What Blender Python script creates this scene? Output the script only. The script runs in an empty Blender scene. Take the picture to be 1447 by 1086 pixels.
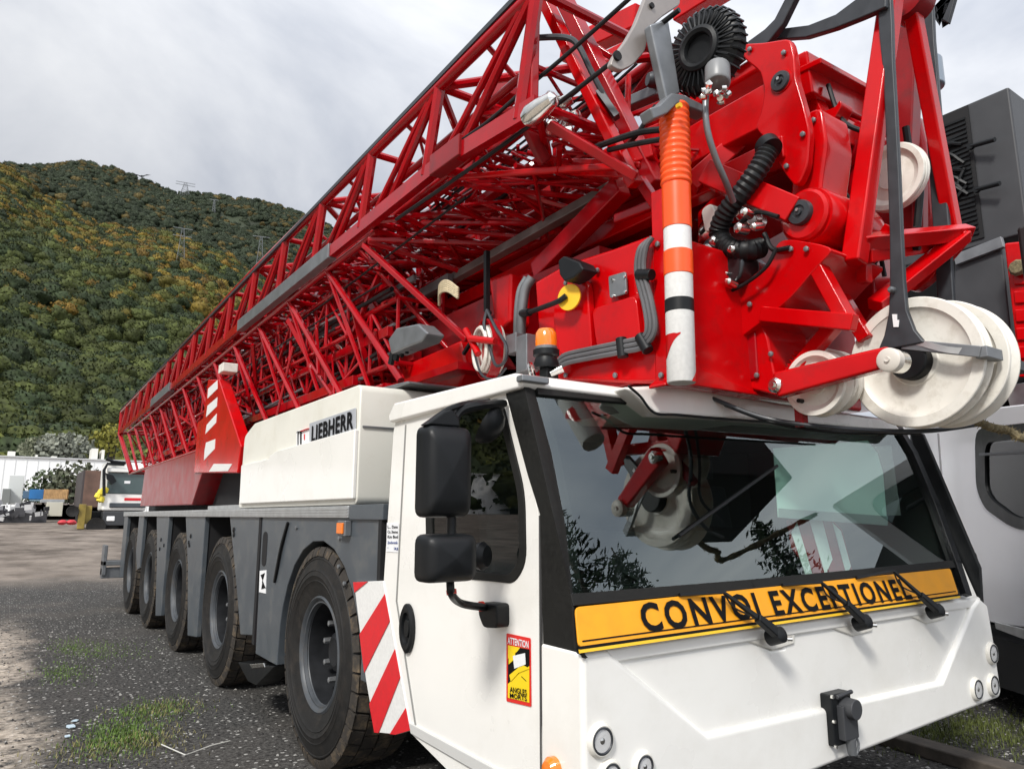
import bpy, bmesh, math, random
import numpy as np
from mathutils import Vector, Matrix, noise as mnoise
rnd = random.Random(7)
S = bpy.context.scene
COL = S.collection
R = math.radians
# ------------------------------------------------------------ camera
CAM = Vector((-1.65, 0.0, 1.50)); F = 1016.0; PX, PY = 723.5, 543.0
YAW, PIT = R(34.6), R(10.3)
cd = bpy.data.cameras.new('camera'); cam = bpy.data.objects.new('camera', cd); COL.objects.link(cam)
cam.location = CAM; cam.rotation_euler = (R(90) + PIT, 0, -YAW)
cd.sensor_width = 36; cd.lens = F / 1447 * 36; cd.clip_start = .05; cd.clip_end = 4000
S.camera = cam
FW = Vector((math.sin(YAW)*math.cos(PIT), math.cos(YAW)*math.cos(PIT), math.sin(PIT)))
RT = Vector((math.cos(YAW), -math.sin(YAW), 0)); UPV = RT.cross(FW)
def ray(x, y): return FW*F + RT*(x-PX) - UPV*(y-PY)
def A(x, y, X=None, Y=None, Z=None):
    d = ray(x, y)
    t = (X-CAM.x)/d.x if X is not None else (Y-CAM.y)/d.y if Y is not None else (Z-CAM.z)/d.z
    return CAM + d*t
def AP(x, y, p, n):
    d = ray(x, y); return CAM + d*((Vector(p)-CAM).dot(n)/d.dot(n))
# ------------------------------------------------------------ world, sun, exposure
W = bpy.data.worlds.new('World'); S.world = W; W.use_nodes = True
nt = W.node_tree; nt.nodes.clear()
SUN_AZ, SUN_EL = R(238), R(42)      # azimuth measured from +Y clockwise: low left, behind the camera
sky = nt.nodes.new('ShaderNodeTexSky'); sky.sky_type = 'NISHITA'; sky.sun_disc = False
sky.sun_elevation = SUN_EL; sky.sun_rotation = SUN_AZ; sky.dust_density = 3
tc = nt.nodes.new('ShaderNodeTexCoord'); sep = nt.nodes.new('ShaderNodeSeparateXYZ')
nt.links.new(tc.outputs['Generated'], sep.inputs[0])
def wmath(op, a, b=None, cl=False):
    n = nt.nodes.new('ShaderNodeMath'); n.operation = op; n.use_clamp = cl
    for i, v in enumerate((a, b)):
        if v is None: continue
        if isinstance(v, (int, float)): n.inputs[i].default_value = v
        else: nt.links.new(v, n.inputs[i])
    return n.outputs[0]
zc = wmath('ADD', wmath('MAXIMUM', sep.outputs['Z'], 0.0), 0.22)
cmb = nt.nodes.new('ShaderNodeCombineXYZ')
nt.links.new(wmath('DIVIDE', sep.outputs['X'], zc), cmb.inputs[0]); nt.links.new(wmath('DIVIDE', sep.outputs['Y'], zc), cmb.inputs[1])
n1 = nt.nodes.new('ShaderNodeTexNoise'); n1.inputs['Scale'].default_value = 1.1; n1.inputs['Detail'].default_value = 7; n1.inputs['Roughness'].default_value = .55; n1.inputs['Distortion'].default_value = .5
nt.links.new(cmb.outputs[0], n1.inputs['Vector'])
rp = nt.nodes.new('ShaderNodeValToRGB'); rp.color_ramp.elements[0].position = .36; rp.color_ramp.elements[0].color = (.30, .33, .395, 1)
rp.color_ramp.elements[1].position = .62; rp.color_ramp.elements[1].color = (.66, .67, .69, 1)
nt.links.new(n1.outputs[0], rp.inputs[0])
# brighter towards the zenith and towards the veiled sun behind the viewer, paler to the right
up_ = wmath('MULTIPLY', wmath('POWER', wmath('MAXIMUM', sep.outputs['Z'], 0.0), 2.5), 1.5)
back = wmath('MULTIPLY', wmath('MAXIMUM', wmath('MULTIPLY', sep.outputs['Y'], -1.0), 0.0), 1.0)
gain = wmath('ADD', wmath('ADD', up_, back), .80)
gain = wmath('ADD', gain, wmath('MULTIPLY', wmath('MAXIMUM', sep.outputs['X'], 0.0), .34))
cl = nt.nodes.new('ShaderNodeMix'); cl.data_type = 'RGBA'; cl.blend_type = 'MULTIPLY'; cl.inputs[0].default_value = 1
nt.links.new(rp.outputs[0], cl.inputs[6]); nt.links.new(gain, cl.inputs[7])
b1 = nt.nodes.new('ShaderNodeBackground'); nt.links.new(sky.outputs[0], b1.inputs[0]); b1.inputs[1].default_value = .06
b2 = nt.nodes.new('ShaderNodeBackground'); nt.links.new(cl.outputs[2], b2.inputs[0]); b2.inputs[1].default_value = .95
mx = nt.nodes.new('ShaderNodeMixShader'); mx.inputs[0].default_value = .93
nt.links.new(b1.outputs[0], mx.inputs[1]); nt.links.new(b2.outputs[0], mx.inputs[2])
wo = nt.nodes.new('ShaderNodeOutputWorld'); nt.links.new(mx.outputs[0], wo.inputs[0])
sl = bpy.data.lights.new('sun', 'SUN'); sl.energy = 2.5; sl.angle = R(10); sl.color = (1, .965, .91)
so = bpy.data.objects.new('sun', sl); COL.objects.link(so)
sd = Vector((math.sin(SUN_AZ)*math.cos(SUN_EL), math.cos(SUN_AZ)*math.cos(SUN_EL), math.sin(SUN_EL)))
so.rotation_euler = sd.to_track_quat('Z', 'Y').to_euler()
S.view_settings.view_transform = 'Standard'; S.view_settings.look = 'None'; S.view_settings.gamma = 1
S.view_settings.exposure = 0.5
S.cycles.max_bounces = 6; S.cycles.transparent_max_bounces = 12; S.cycles.caustics_reflective = False; S.cycles.caustics_refractive = False
# ------------------------------------------------------------ materials
def mat(name, col, rough=.5, metal=0., coat=0., var=0., vs=6., bump=0., bs=60., dirt=None, dirt_s=3., dirt_amt=.0, spec=.5, emit=None):
    m = bpy.data.materials.new(name); m.use_nodes = True; t = m.node_tree
    b = t.nodes['Principled BSDF']; b.inputs['Base Color'].default_value = (*col, 1)
    b.inputs['Roughness'].default_value = rough; b.inputs['Metallic'].default_value = metal
    b.inputs['Coat Weight'].default_value = coat; b.inputs['Coat Roughness'].default_value = .08
    b.inputs['Specular IOR Level'].default_value = spec
    if emit: b.inputs['Emission Color'].default_value = (*emit[0], 1); b.inputs['Emission Strength'].default_value = emit[1]
    tc = t.nodes.new('ShaderNodeTexCoord')
    out = None
    if var > 0:
        n = t.nodes.new('ShaderNodeTexNoise'); n.inputs['Scale'].default_value = vs; n.inputs['Detail'].default_value = 6
        t.links.new(tc.outputs['Object'], n.inputs['Vector'])
        r = t.nodes.new('ShaderNodeValToRGB'); r.color_ramp.elements[0].position = .3; r.color_ramp.elements[1].position = .7
        r.color_ramp.elements[0].color = (*[max(0, c*(1-var)) for c in col], 1); r.color_ramp.elements[1].color = (*[min(1, c*(1+var)) for c in col], 1)
        t.links.new(n.outputs[0], r.inputs[0]); out = r.outputs[0]; t.links.new(out, b.inputs['Base Color'])
        mr = t.nodes.new('ShaderNodeMapRange'); mr.inputs[3].default_value = max(.02, rough-.1); mr.inputs[4].default_value = min(1, rough+.14)
        t.links.new(n.outputs[0], mr.inputs[0]); t.links.new(mr.outputs[0], b.inputs['Roughness'])
    if dirt:
        n = t.nodes.new('ShaderNodeTexNoise'); n.inputs['Scale'].default_value = dirt_s; n.inputs['Detail'].default_value = 9; n.inputs['Roughness'].default_value = .7
        t.links.new(tc.outputs['Object'], n.inputs['Vector'])
        r = t.nodes.new('ShaderNodeValToRGB'); r.color_ramp.elements[0].position = .5; r.color_ramp.elements[1].position = .75
        r.color_ramp.elements[0].color = (0, 0, 0, 1); r.color_ramp.elements[1].color = (dirt_amt,)*3 + (1,)
        t.links.new(n.outputs[0], r.inputs[0])
        x = t.nodes.new('ShaderNodeMix'); x.data_type = 'RGBA'; t.links.new(r.outputs[0], x.inputs[0])
        if out: t.links.new(out, x.inputs[6])
        else: x.inputs[6].default_value = (*col, 1)
        x.inputs[7].default_value = (*dirt, 1); t.links.new(x.outputs[2], b.inputs['Base Color'])
    if bump > 0:
        n = t.nodes.new('ShaderNodeTexNoise'); n.inputs['Scale'].default_value = bs; n.inputs['Detail'].default_value = 4
        t.links.new(tc.outputs['Object'], n.inputs['Vector'])
        bp = t.nodes.new('ShaderNodeBump'); bp.inputs['Strength'].default_value = bump; bp.inputs['Distance'].default_value = .01
        t.links.new(n.outputs[0], bp.inputs['Height']); t.links.new(bp.outputs[0], b.inputs['Normal'])
    return m
RED = mat('red_paint', (.50, .0006, .0022), .20, coat=.2, spec=.22, var=.12, vs=3, dirt=(.14, .012, .012), dirt_s=5, dirt_amt=.55, bump=.04, bs=25)
RED2 = mat('red_steel', (.34, .0006, .0045), .17, coat=.2, spec=.3, var=.15, vs=5, dirt=(.16, .03, .03), dirt_s=4, dirt_amt=.5)
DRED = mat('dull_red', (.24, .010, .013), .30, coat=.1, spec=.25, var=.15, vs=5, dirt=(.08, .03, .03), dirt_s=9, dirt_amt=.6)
WHITE = mat('white_paint', (.83, .82, .78), .28, coat=.35, var=.025, vs=2.5, dirt=(.60, .57, .50), dirt_s=1.8, dirt_amt=.35)
WHITE2 = mat('warm_white', (.70, .68, .62), .45, var=.04, vs=2, dirt=(.5, .46, .38), dirt_s=4, dirt_amt=.35)
CREAM = mat('cream_nylon', (.74, .715, .65), .38, var=.03, vs=14, dirt=(.33, .28, .20), dirt_s=13, dirt_amt=.45)
GREY = mat('grey_paint', (.070, .082, .094), .36, coat=.1, spec=.35, var=.12, vs=5, dirt=(.16, .15, .13), dirt_s=5, dirt_amt=.5)
ALU = mat('aluminium', (.55, .56, .56), .42, metal=.7, var=.12, vs=12, bump=.05)
STEEL = mat('grey_steel', (.20, .21, .22), .36, metal=.5, var=.15, vs=10)
CHROME = mat('bright_metal', (.75, .74, .70), .18, metal=1., var=.1, vs=20)
STRAP = mat('dark_strap', (.038, .042, .048), .42, var=.2, vs=14, metal=.2)
BLK = mat('black_plastic', (.006, .007, .008), .42, spec=.28, var=.2, vs=10, bump=.05, bs=300)
TRIM = mat('black_trim', (.009, .009, .008), .6, spec=.3, var=.3, vs=60, bump=.1, bs=400)
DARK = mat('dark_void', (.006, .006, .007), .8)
RUB = mat('rubber', (.011, .0105, .010), .62, spec=.35, var=.3, vs=14, bump=.15, bs=90, dirt=(.065, .052, .040), dirt_s=9, dirt_amt=.35)
TREAD = mat('tread_rubber', (.032, .027, .022), .8, var=.3, vs=14, bump=.2, bs=90, dirt=(.20, .145, .085), dirt_s=9, dirt_amt=.85)
RIM = mat('rim_grey', (.055, .062, .070), .42, var=.2, vs=8, dirt=(.1, .08, .06), dirt_s=10, dirt_amt=.5)
HOSE = mat('hose_black', (.009, .010, .011), .45, spec=.3, var=.25, vs=25)
ORANGE = mat('orange_red', (.90, .085, .004), .35, coat=.2, var=.05, vs=6)
SORANGE = mat('sign_orange', (.80, .33, .006), .5, var=.06, vs=14)
YEL = mat('yellow', (.80, .48, .02), .45, var=.08)
YEL2 = mat('sticker_yellow', (.85, .62, .01), .45)
TWHITE = mat('reflective_white', (.72, .72, .70), .42, var=.06, vs=60)
TRED = mat('reflective_red', (.62, .012, .02), .38, var=.08, vs=40)
PAPER = mat('paper', (.78, .79, .80), .6)
INK = mat('ink', (.006, .006, .007), .6, spec=.12)
BLUEI = mat('blue_ink', (.05, .08, .25), .5)
AMBER = mat('amber_lens', (.85, .20, .01), .15, coat=.8)
LENS = mat('lamp_lens', (.85, .85, .84), .25, metal=0.)
ROPE = mat('old_rope', (.16, .13, .07), .9, var=.5, vs=40, bump=.6, bs=80)
TAN = mat('tan_rope', (.50, .42, .28), .8, var=.2, vs=60)
NBLK = mat('dark_panel', (.040, .042, .046), .5, var=.15, vs=4)
NWHITE = mat('grey_white', (.87, .88, .90), .35, coat=.2, var=.03, vs=2)
WOOD = mat('old_timber', (.075, .062, .050), .85, var=.4, vs=9, bump=.4, bs=40)
def glass(name, tint, ior=1.6, rough=.0, gcol=(1, 1, 1)):
    m = bpy.data.materials.new(name); m.use_nodes = True; t = m.node_tree; t.nodes.clear()
    tr = t.nodes.new('ShaderNodeBsdfTransparent'); tr.inputs[0].default_value = (*tint, 1)
    gl = t.nodes.new('ShaderNodeBsdfGlossy'); gl.inputs['Roughness'].default_value = rough; gl.inputs[0].default_value = (*gcol, 1)
    fr = t.nodes.new('ShaderNodeFresnel'); fr.inputs[0].default_value = ior
    mx = t.nodes.new('ShaderNodeMixShader'); o = t.nodes.new('ShaderNodeOutputMaterial')
    ge = t.nodes.new('ShaderNodeNewGeometry'); mu = t.nodes.new('ShaderNodeMath'); mu.operation = 'MULTIPLY'; iv = t.nodes.new('ShaderNodeMath'); iv.operation = 'SUBTRACT'; iv.inputs[0].default_value = 1
    t.links.new(ge.outputs['Backfacing'], iv.inputs[1]); t.links.new(iv.outputs[0], mu.inputs[0]); t.links.new(fr.outputs[0], mu.inputs[1])
    t.links.new(mu.outputs[0], mx.inputs[0]); t.links.new(tr.outputs[0], mx.inputs[1]); t.links.new(gl.outputs[0], mx.inputs[2]); t.links.new(mx.outputs[0], o.inputs[0])
    return m
GLASS = glass('windscreen_glass', (.82, .90, .87), 2.3, gcol=(.85, .93, .92))
SGLASS = glass('side_glass', (.55, .60, .58), 1.7)
# ------------------------------------------------------------ mesh helpers
SPLIT = {'bolts', 'pipe_coupling', 'fender_bolt', 'tie_plate', 'hose', 'steel_rope', 'luffing_rope', 'mirror_arm', 'red_collar', 'loom_clamp', 'valve_block', 'base_cover', 'foot_casting', 'foot_beam', 'upper_cross_beam', 'guide_rail', 'anchor_fitting', 'pressed_panel', 'hydraulic_fitting', 'mudguard_bolt', 'roof_vent', 'machine_wheel', 'grey_rail', 'spare_hose', 'reel_spoke', 'slab', 'red_rib', 'superstructure_core', 'paper_scrap', 'cable_loop', 'girder_rail', 'door_seam', 'yellow_patch', 'stay_tube', 'mirror_frame', 'disc_arm', 'swivel_joint', 'box_rail', 'rope_guard_plate'}
class M:
    def __init__(s): s.v = []; s.f = []; s.p = []
    def add(s, vs, fs):
        s.p.append((list(vs), list(fs))); n = len(s.v); s.v += [tuple(v) for v in vs]; s.f += [tuple(i+n for i in f) for f in fs]; return s
    def box(s, x0, x1, y0, y1, z0, z1):
        v = [(x, y, z) for x in (x0, x1) for y in (y0, y1) for z in (z0, z1)]
        return s.add(v, [(0, 1, 3, 2), (4, 6, 7, 5), (0, 4, 5, 1), (2, 3, 7, 6), (0, 2, 6, 4), (1, 5, 7, 3)])
    def prism(s, pts, vec):
        vec = Vector(vec); n = len(pts); a = [Vector(p) for p in pts]
        return s.add(a + [p+vec for p in a], [tuple(range(n)), tuple(range(2*n-1, n-1, -1))] + [(i, (i+1) % n, n+(i+1) % n, n+i) for i in range(n)])
    def bar(s, p, q, w, h=None, up=(0, 0, 1), w2=None, h2=None):
        p, q = Vector(p), Vector(q); h = h or w; w2 = w2 or w; h2 = h2 or h
        d = (q-p).normalized(); up = Vector(up)
        if abs(d.dot(up.normalized())) > .98: up = Vector((1, 0, 0))
        a = d.cross(up).normalized(); b = a.cross(d)
        v = [p+a*w/2*i+b*h/2*j for i, j in ((-1, -1), (1, -1), (1, 1), (-1, 1))] + [q+a*w2/2*i+b*h2/2*j for i, j in ((-1, -1), (1, -1), (1, 1), (-1, 1))]
        return s.add(v, [(0, 1, 2, 3), (7, 6, 5, 4), (0, 4, 5, 1), (1, 5, 6, 2), (2, 6, 7, 3), (3, 7, 4, 0)])
    def path(s, pts, r, n=8, rf=None):
        P = [Vector(p) for p in pts]; N = len(P); vs = []; prev = None
        for i, p in enumerate(P):
            d = (P[min(i+1, N-1)]-P[max(i-1, 0)]).normalized()
            if prev is None:
                a = d.orthogonal().normalized()
            else:
                a = (prev - d*prev.dot(d)).normalized()
            prev = a; b = d.cross(a); rr = rf(i) if rf else r
            vs += [p+(a*math.cos(2*math.pi*k/n)+b*math.sin(2*math.pi*k/n))*rr for k in range(n)]
        fs = [(i*n+k, i*n+(k+1) % n, (i+1)*n+(k+1) % n, (i+1)*n+k) for i in range(N-1) for k in range(n)]
        fs += [tuple(range(n-1, -1, -1)), tuple((N-1)*n+k for k in range(n))]
        return s.add(vs, fs)
    def tube(s, p, q, r, n=10, r2=None):
        return s.path([p, q], r, n, (lambda i: r if i == 0 else (r2 if r2 is not None else r)))
    def lathe(s, prof, o, axis=(1, 0, 0), n=32):
        # prof: list of (radius, offset along axis)
        o = Vector(o); d = Vector(axis).normalized(); a = d.orthogonal().normalized(); b = d.cross(a); vs = []
        for r, t in prof:
            vs += [o+d*t+(a*math.cos(2*math.pi*k/n)+b*math.sin(2*math.pi*k/n))*max(r, 1e-4) for k in range(n)]
        m = len(prof)
        fs = [(i*n+k, i*n+(k+1) % n, (i+1)*n+(k+1) % n, (i+1)*n+k) for i in range(m-1) for k in range(n)]
        fs += [tuple(range(n-1, -1, -1)), tuple((m-1)*n+k for k in range(n))]
        return s.add(vs, fs)
    def ring(s, prof, o, axis=(1, 0, 0), n=32):      # closed profile
        o = Vector(o); d = Vector(axis).normalized(); a = d.orthogonal().normalized(); b = d.cross(a); vs = []; m = len(prof)
        for r, t in prof:
            vs += [o+d*t+(a*math.cos(2*math.pi*k/n)+b*math.sin(2*math.pi*k/n))*r for k in range(n)]
        return s.add(vs, [(i*n+k, i*n+(k+1) % n, ((i+1) % m)*n+(k+1) % n, ((i+1) % m)*n+k) for i in range(m) for k in range(n)])
    def holed(s, outer, inners, vec):                # panel with openings
        bm = bmesh.new(); es = []; loops = []
        for L in [outer]+inners:
            vs = [bm.verts.new(p) for p in L]; loops.append(vs)
            es += [bm.edges.new((vs[i], vs[(i+1) % len(vs)])) for i in range(len(vs))]
        bmesh.ops.triangle_fill(bm, use_beauty=True, edges=es)
        bm.verts.index_update(); pts = [v.co.copy() for v in bm.verts]; n = len(pts); vec = Vector(vec)
        fs = [tuple(v.index for v in f.verts) for f in bm.faces]
        fs2 = fs + [tuple(i+n for i in reversed(f)) for f in fs]
        for L in loops:
            I = [v.index for v in L]; fs2 += [(I[i], I[(i+1) % len(I)], I[(i+1) % len(I)]+n, I[i]+n) for i in range(len(I))]
        bm.free(); return s.add(pts+[p+vec for p in pts], fs2)
def obj(name, m, ma, parent=None, bev=0., label=None, cat=None, group=None, kind=None, sharp=38, seg=2, mats=None, fm=None):
    if name in SPLIT and len(m.p) > 1:
        for vs_, fs_ in m.p: o = obj(name, M().add(vs_, fs_), ma, parent, bev, label, cat, group, kind, sharp, seg)
        return o
    me = bpy.data.meshes.new(name)
    bm = bmesh.new(); vs = [bm.verts.new(v) for v in m.v]
    for i, f in enumerate(m.f):
        try:
            q = bm.faces.new([vs[j] for j in f])
            if fm: q.material_index = fm(i)
        except ValueError: pass
    bmesh.ops.recalc_face_normals(bm, faces=bm.faces)
    for f in bm.faces: f.smooth = True
    for e in bm.edges:
        if len(e.link_faces) == 2 and e.calc_face_angle(0) > R(sharp): e.smooth = False
    bm.to_mesh(me); bm.free()
    for k in (mats or [ma]): me.materials.append(k)
    o = bpy.data.objects.new(name, me); COL.objects.link(o)
    if parent: adopt(o, parent)
    if bev > 0:
        b = o.modifiers.new('bevel', 'BEVEL'); b.width = bev; b.segments = seg; b.limit_method = 'ANGLE'; b.angle_limit = R(sharp); b.harden_normals = True
    tag(o, label, cat, group, kind); return o
def adopt(o, parent):
    o.parent = parent
    if parent.parent is None: o.matrix_parent_inverse = Matrix.Translation(-parent.location) if parent.type == 'EMPTY' else Matrix.Identity(4)
def tag(o, label=None, cat=None, group=None, kind=None):
    if label: o['label'] = label
    if cat: o['category'] = cat
    if group: o['group'] = group
    if kind: o['kind'] = kind
def thing(name, label, cat, loc, group=None):
    o = bpy.data.objects.new(name, None); COL.objects.link(o); o.location = loc; o.empty_display_size = .3
    tag(o, label, cat, group); return o
def poly(pts, X=None, Y=None, Z=None): return [A(x, y, X, Y, Z) for x, y in pts]
def plate(pts, X=None, Y=None, t=.05, m=None):
    m = m or M(); return m.prism(poly(pts, X, Y), (t, 0, 0) if X is not None else (0, t, 0))
def rounded(pts, r=.03, n=4):                        # round the corners of a 3-D polygon
    out = []; N = len(pts)
    for i in range(N):
        p = Vector(pts[i]); a = Vector(pts[i-1])-p; b = Vector(pts[(i+1) % N])-p
        k = min(r, a.length*.45, b.length*.45); s = p+a.normalized()*k; e = p+b.normalized()*k
        for j in range(n+1):
            t = j/n; out.append(s*(1-t)**2 + p*2*t*(1-t) + e*t*t)
    return out
def smooth(pts, k=6):                                # Catmull-Rom
    P = [Vector(p) for p in pts]; P = [P[0]*2-P[1]]+P+[P[-1]*2-P[-2]]; out = []
    for i in range(1, len(P)-2):
        for j in range(k):
            t = j/k; a, b, c, d = P[i-1:i+3]
            out.append(.5*((2*b)+(c-a)*t+(2*a-5*b+4*c-d)*t*t+(3*b-a-3*c+d)*t**3))
    out.append(P[-2]); return out
def text(name, s, bl, br, height, nrm, ma, parent, bold=.0, depth=.002, sp=1.):
    c = bpy.data.curves.new(name, 'FONT'); c.body = s; c.offset = bold; c.space_character = sp; c.extrude = 0; c.resolution_u = 3
    t = bpy.data.objects.new(name, c); me = bpy.data.meshes.new_from_object(t)
    bpy.data.objects.remove(t)
    co = np.array([v.co[:] for v in me.vertices]); x0, x1 = co[:, 0].min(), co[:, 0].max(); y0, y1 = co[:, 1].min(), co[:, 1].max()
    bl, br = Vector(bl), Vector(br); u = br-bl; nrm = Vector(nrm).normalized(); v = nrm.cross(u.normalized()).normalized()
    if v.z < 0: v = -v
    m = M(); vs = [bl+u*((p[0]-x0)/(x1-x0))+v*((p[1]-y0)/(y1-y0)*height) for p in co]
    fs = [tuple(f.vertices) for f in me.polygons]
    return obj(name, m.add([p+nrm*depth for p in vs], fs), ma, parent)
# ============================================================ SETTING
def gz(x, y):
    d = max(0., y-16.)
    return .02*min(d, 100) + .004*max(0, d-100)
def build_ground():
    ys = [-60, -20, -5, 0, 3, 6, 9, 12, 16, 22, 30, 40, 55, 75, 100, 130, 170, 250, 400, 700, 1200, 2500]
    xs = [-2500, -900, -300, -120, -50, -20, -8, -4, 0, 4, 8, 20, 50, 120, 300, 900, 2500]
    m = M(); m.add([(x, y, gz(x, y)) for y in ys for x in xs], [(j*len(xs)+i, j*len(xs)+i+1, (j+1)*len(xs)+i+1, (j+1)*len(xs)+i) for j in range(len(ys)-1) for i in range(len(xs)-1)])
    ma = bpy.data.materials.new('yard_ground'); ma.use_nodes = True; t = ma.node_tree; L = t.links; b = t.nodes['Principled BSDF']
    tc = t.nodes.new('ShaderNodeTexCoord')
    def noi(s, d=6, r=.6, vec=None):
        n = t.nodes.new('ShaderNodeTexNoise'); n.inputs['Scale'].default_value = s; n.inputs['Detail'].default_value = d; n.inputs['Roughness'].default_value = r
        L.new(vec or tc.outputs['Object'], n.inputs['Vector']); return n.outputs[0]
    def ramp(v, a, ca, c, cc):
        r = t.nodes.new('ShaderNodeValToRGB'); r.color_ramp.elements[0].position = a; r.color_ramp.elements[0].color = (*ca, 1)
        r.color_ramp.elements[1].position = c; r.color_ramp.elements[1].color = (*cc, 1); L.new(v, r.inputs[0]); return r.outputs[0]
    def mth(op, a, c=None, cl=False):
        n = t.nodes.new('ShaderNodeMath'); n.operation = op; n.use_clamp = cl
        for i, v in enumerate((a, c)):
            if v is None: continue
            if isinstance(v, (int, float)): n.inputs[i].default_value = v
            else: L.new(v, n.inputs[i])
        return n.outputs[0]
    def mix(f, a, c):
        x = t.nodes.new('ShaderNodeMix'); x.data_type = 'RGBA'; L.new(f, x.inputs[0])
        for k, v in ((6, a), (7, c)):
            if isinstance(v, tuple): x.inputs[k].default_value = (*v, 1)
            else: L.new(v, x.inputs[k])
        return x.outputs[2]
    s = t.nodes.new('ShaderNodeSeparateXYZ'); L.new(tc.outputs['Object'], s.inputs[0]); X, Y = s.outputs[0], s.outputs[1]
    grav = ramp(noi(34, 8, .75), .40, (.006, .006, .0065), .63, (.125, .12, .112))
    vo = t.nodes.new('ShaderNodeTexVoronoi'); vo.inputs['Scale'].default_value = 30; L.new(tc.outputs['Object'], vo.inputs['Vector'])
    sp = t.nodes.new('ShaderNodeSeparateColor'); L.new(vo.outputs['Color'], sp.inputs[0])
    peb = mth('MULTIPLY', mth('GREATER_THAN', sp.outputs[0], .60), mth('LESS_THAN', vo.outputs['Distance'], mth('MULTIPLY', sp.outputs[1], .42)))
    c = mix(peb, grav, (.42, .41, .385))
    big = noi(.9, 5, .6)
    c = mix(ramp(noi(.35, 6, .6), .48, (0,)*3, .72, (.45,)*3), c, (.13, .115, .10))
    # pale sand: along the left edge, near
    sx = mth('MULTIPLY', mth('ADD', X, 1.25), -1.0)                 # grows to the left of x=-1
    f = mth('ADD', mth('MULTIPLY', sx, 2.6), mth('MULTIPLY', mth('SUBTRACT', big, .5), 3.6))
    sand = mth('MULTIPLY', mth('ADD', f, .1, True), mth('MULTIPLY', mth('SUBTRACT', 13.5, Y), .35, True))
    sandc = ramp(noi(16, 7, .7), .35, (.24, .20, .155), .62, (.62, .54, .45))
    c = mix(mth('MULTIPLY', mth('MULTIPLY', sand, 1.0, True), ramp(noi(7, 6, .7), .36, (0,)*3, .52, (1,)*3)), c, sandc)
    # dusty brown yard farther off
    mp = t.nodes.new('ShaderNodeMapping'); mp.inputs['Scale'].default_value = (.45, .3, 1); L.new(tc.outputs['Object'], mp.inputs[0])
    fard = ramp(noi(1.6, 7, .65, mp.outputs[0]), .34, (.085, .068, .055), .68, (.29, .245, .205))
    ff = mth('MULTIPLY', mth('SUBTRACT', Y, 17.5), .3, True)
    ff = mth('ADD', ff, mth('MULTIPLY', mth('SUBTRACT', big, .5), 1.0), True)
    ff = mth('MULTIPLY', ff, mth('GREATER_THAN', Y, 13.0))
    c = mix(ff, c, fard)
    L.new(c, b.inputs['Base Color']); b.inputs['Roughness'].default_value = .9; b.inputs['Specular IOR Level'].default_value = .25
    bp = t.nodes.new('ShaderNodeBump'); bp.inputs['Strength'].default_value = .8; bp.inputs['Distance'].default_value = .025
    L.new(noi(30, 6, .7), bp.inputs['Height']); L.new(bp.outputs[0], b.inputs['Normal'])
    return obj('ground', m, ma, kind='structure')
build_ground()
# ---------------- hills: azimuth by photo column, elevation by photo row
NEAR = [(-300, 150), (-120, 205), (0, 235), (55, 278), (140, 318), (240, 335), (320, 362), (380, 400), (450, 440), (560, 500), (700, 560), (900, 640), (1300, 700), (1700, 715)]
FARR = [(-300, 262), (-60, 236), (0, 229), (60, 232), (110, 225), (150, 232), (200, 252), (240, 268), (290, 274), (350, 280), (430, 298), (520, 345), (620, 420), (760, 520), (950, 620), (1300, 690), (1700, 712)]
def interp(T, x): return float(np.interp(x, [t[0] for t in T], [t[1] for t in T]))
def azel(px, py):
    d = ray(px, py); return math.atan2(d.x, d.y), d.z/math.hypot(d.x, d.y)
RF, RN, RR = 118., 420., 900.
def hz(px, r):
    az, tn = azel(px, interp(NEAR, px)); _, tf = azel(px, interp(FARR, px))
    zn, zf = 1.5+RN*tn-3, 1.5+RR*tf-5; z0 = 2.3
    if r < RN: t = (r-RF)/(RN-RF); z = z0+(zn-z0)*(t**1.15)
    elif r < RR:
        t = (r-RN)/(RR-RN); z = zn+(zf-zn)*(t**1.25)-.14*zn*math.sin(math.pi*min(1, t*2))*(1 if t < .5 else 0)
    else: z = zf-(r-RR)*.3
    w = min(1, max(0, (r-RF)/120)); damp = 1-.75*math.exp(-((r-RN)/60)**2)-.8*math.exp(-((r-RR)/90)**2)
    z += w*damp*(20*mnoise.noise(Vector((az*r*.008+3, r*.008, 0)))+7*mnoise.noise(Vector((az*r*.03, r*.03, 5))))*min(1, zn/60)
    return az, z
def hill_point(px, r):
    az, z = hz(px, r); return Vector((CAM.x+math.sin(az)*r, CAM.y+math.cos(az)*r, max(z, .5)))
pxs = [-7000, -4500, -3200, -2500, -2000, -1600, -1300, -1050, -850, -700, -550, -420] + list(range(-300, 1701, 25)); rs = [118, 130, 145, 165, 190, 220, 250, 285, 320, 350, 380, 400, 420, 440, 465, 500, 540, 590, 650, 710, 770, 820, 860, 885, 900, 930, 1000, 1200]
m = M(); m.add([hill_point(p, r) for r in rs for p in pxs], [(j*len(pxs)+i, j*len(pxs)+i+1, (j+1)*len(pxs)+i+1, (j+1)*len(pxs)+i) for j in range(len(rs)-1) for i in range(len(pxs)-1)])
obj('hills', m, mat('hill_soil', (.022, .030, .012), .95, var=.4, vs=.05), kind='structure', sharp=180)
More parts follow.
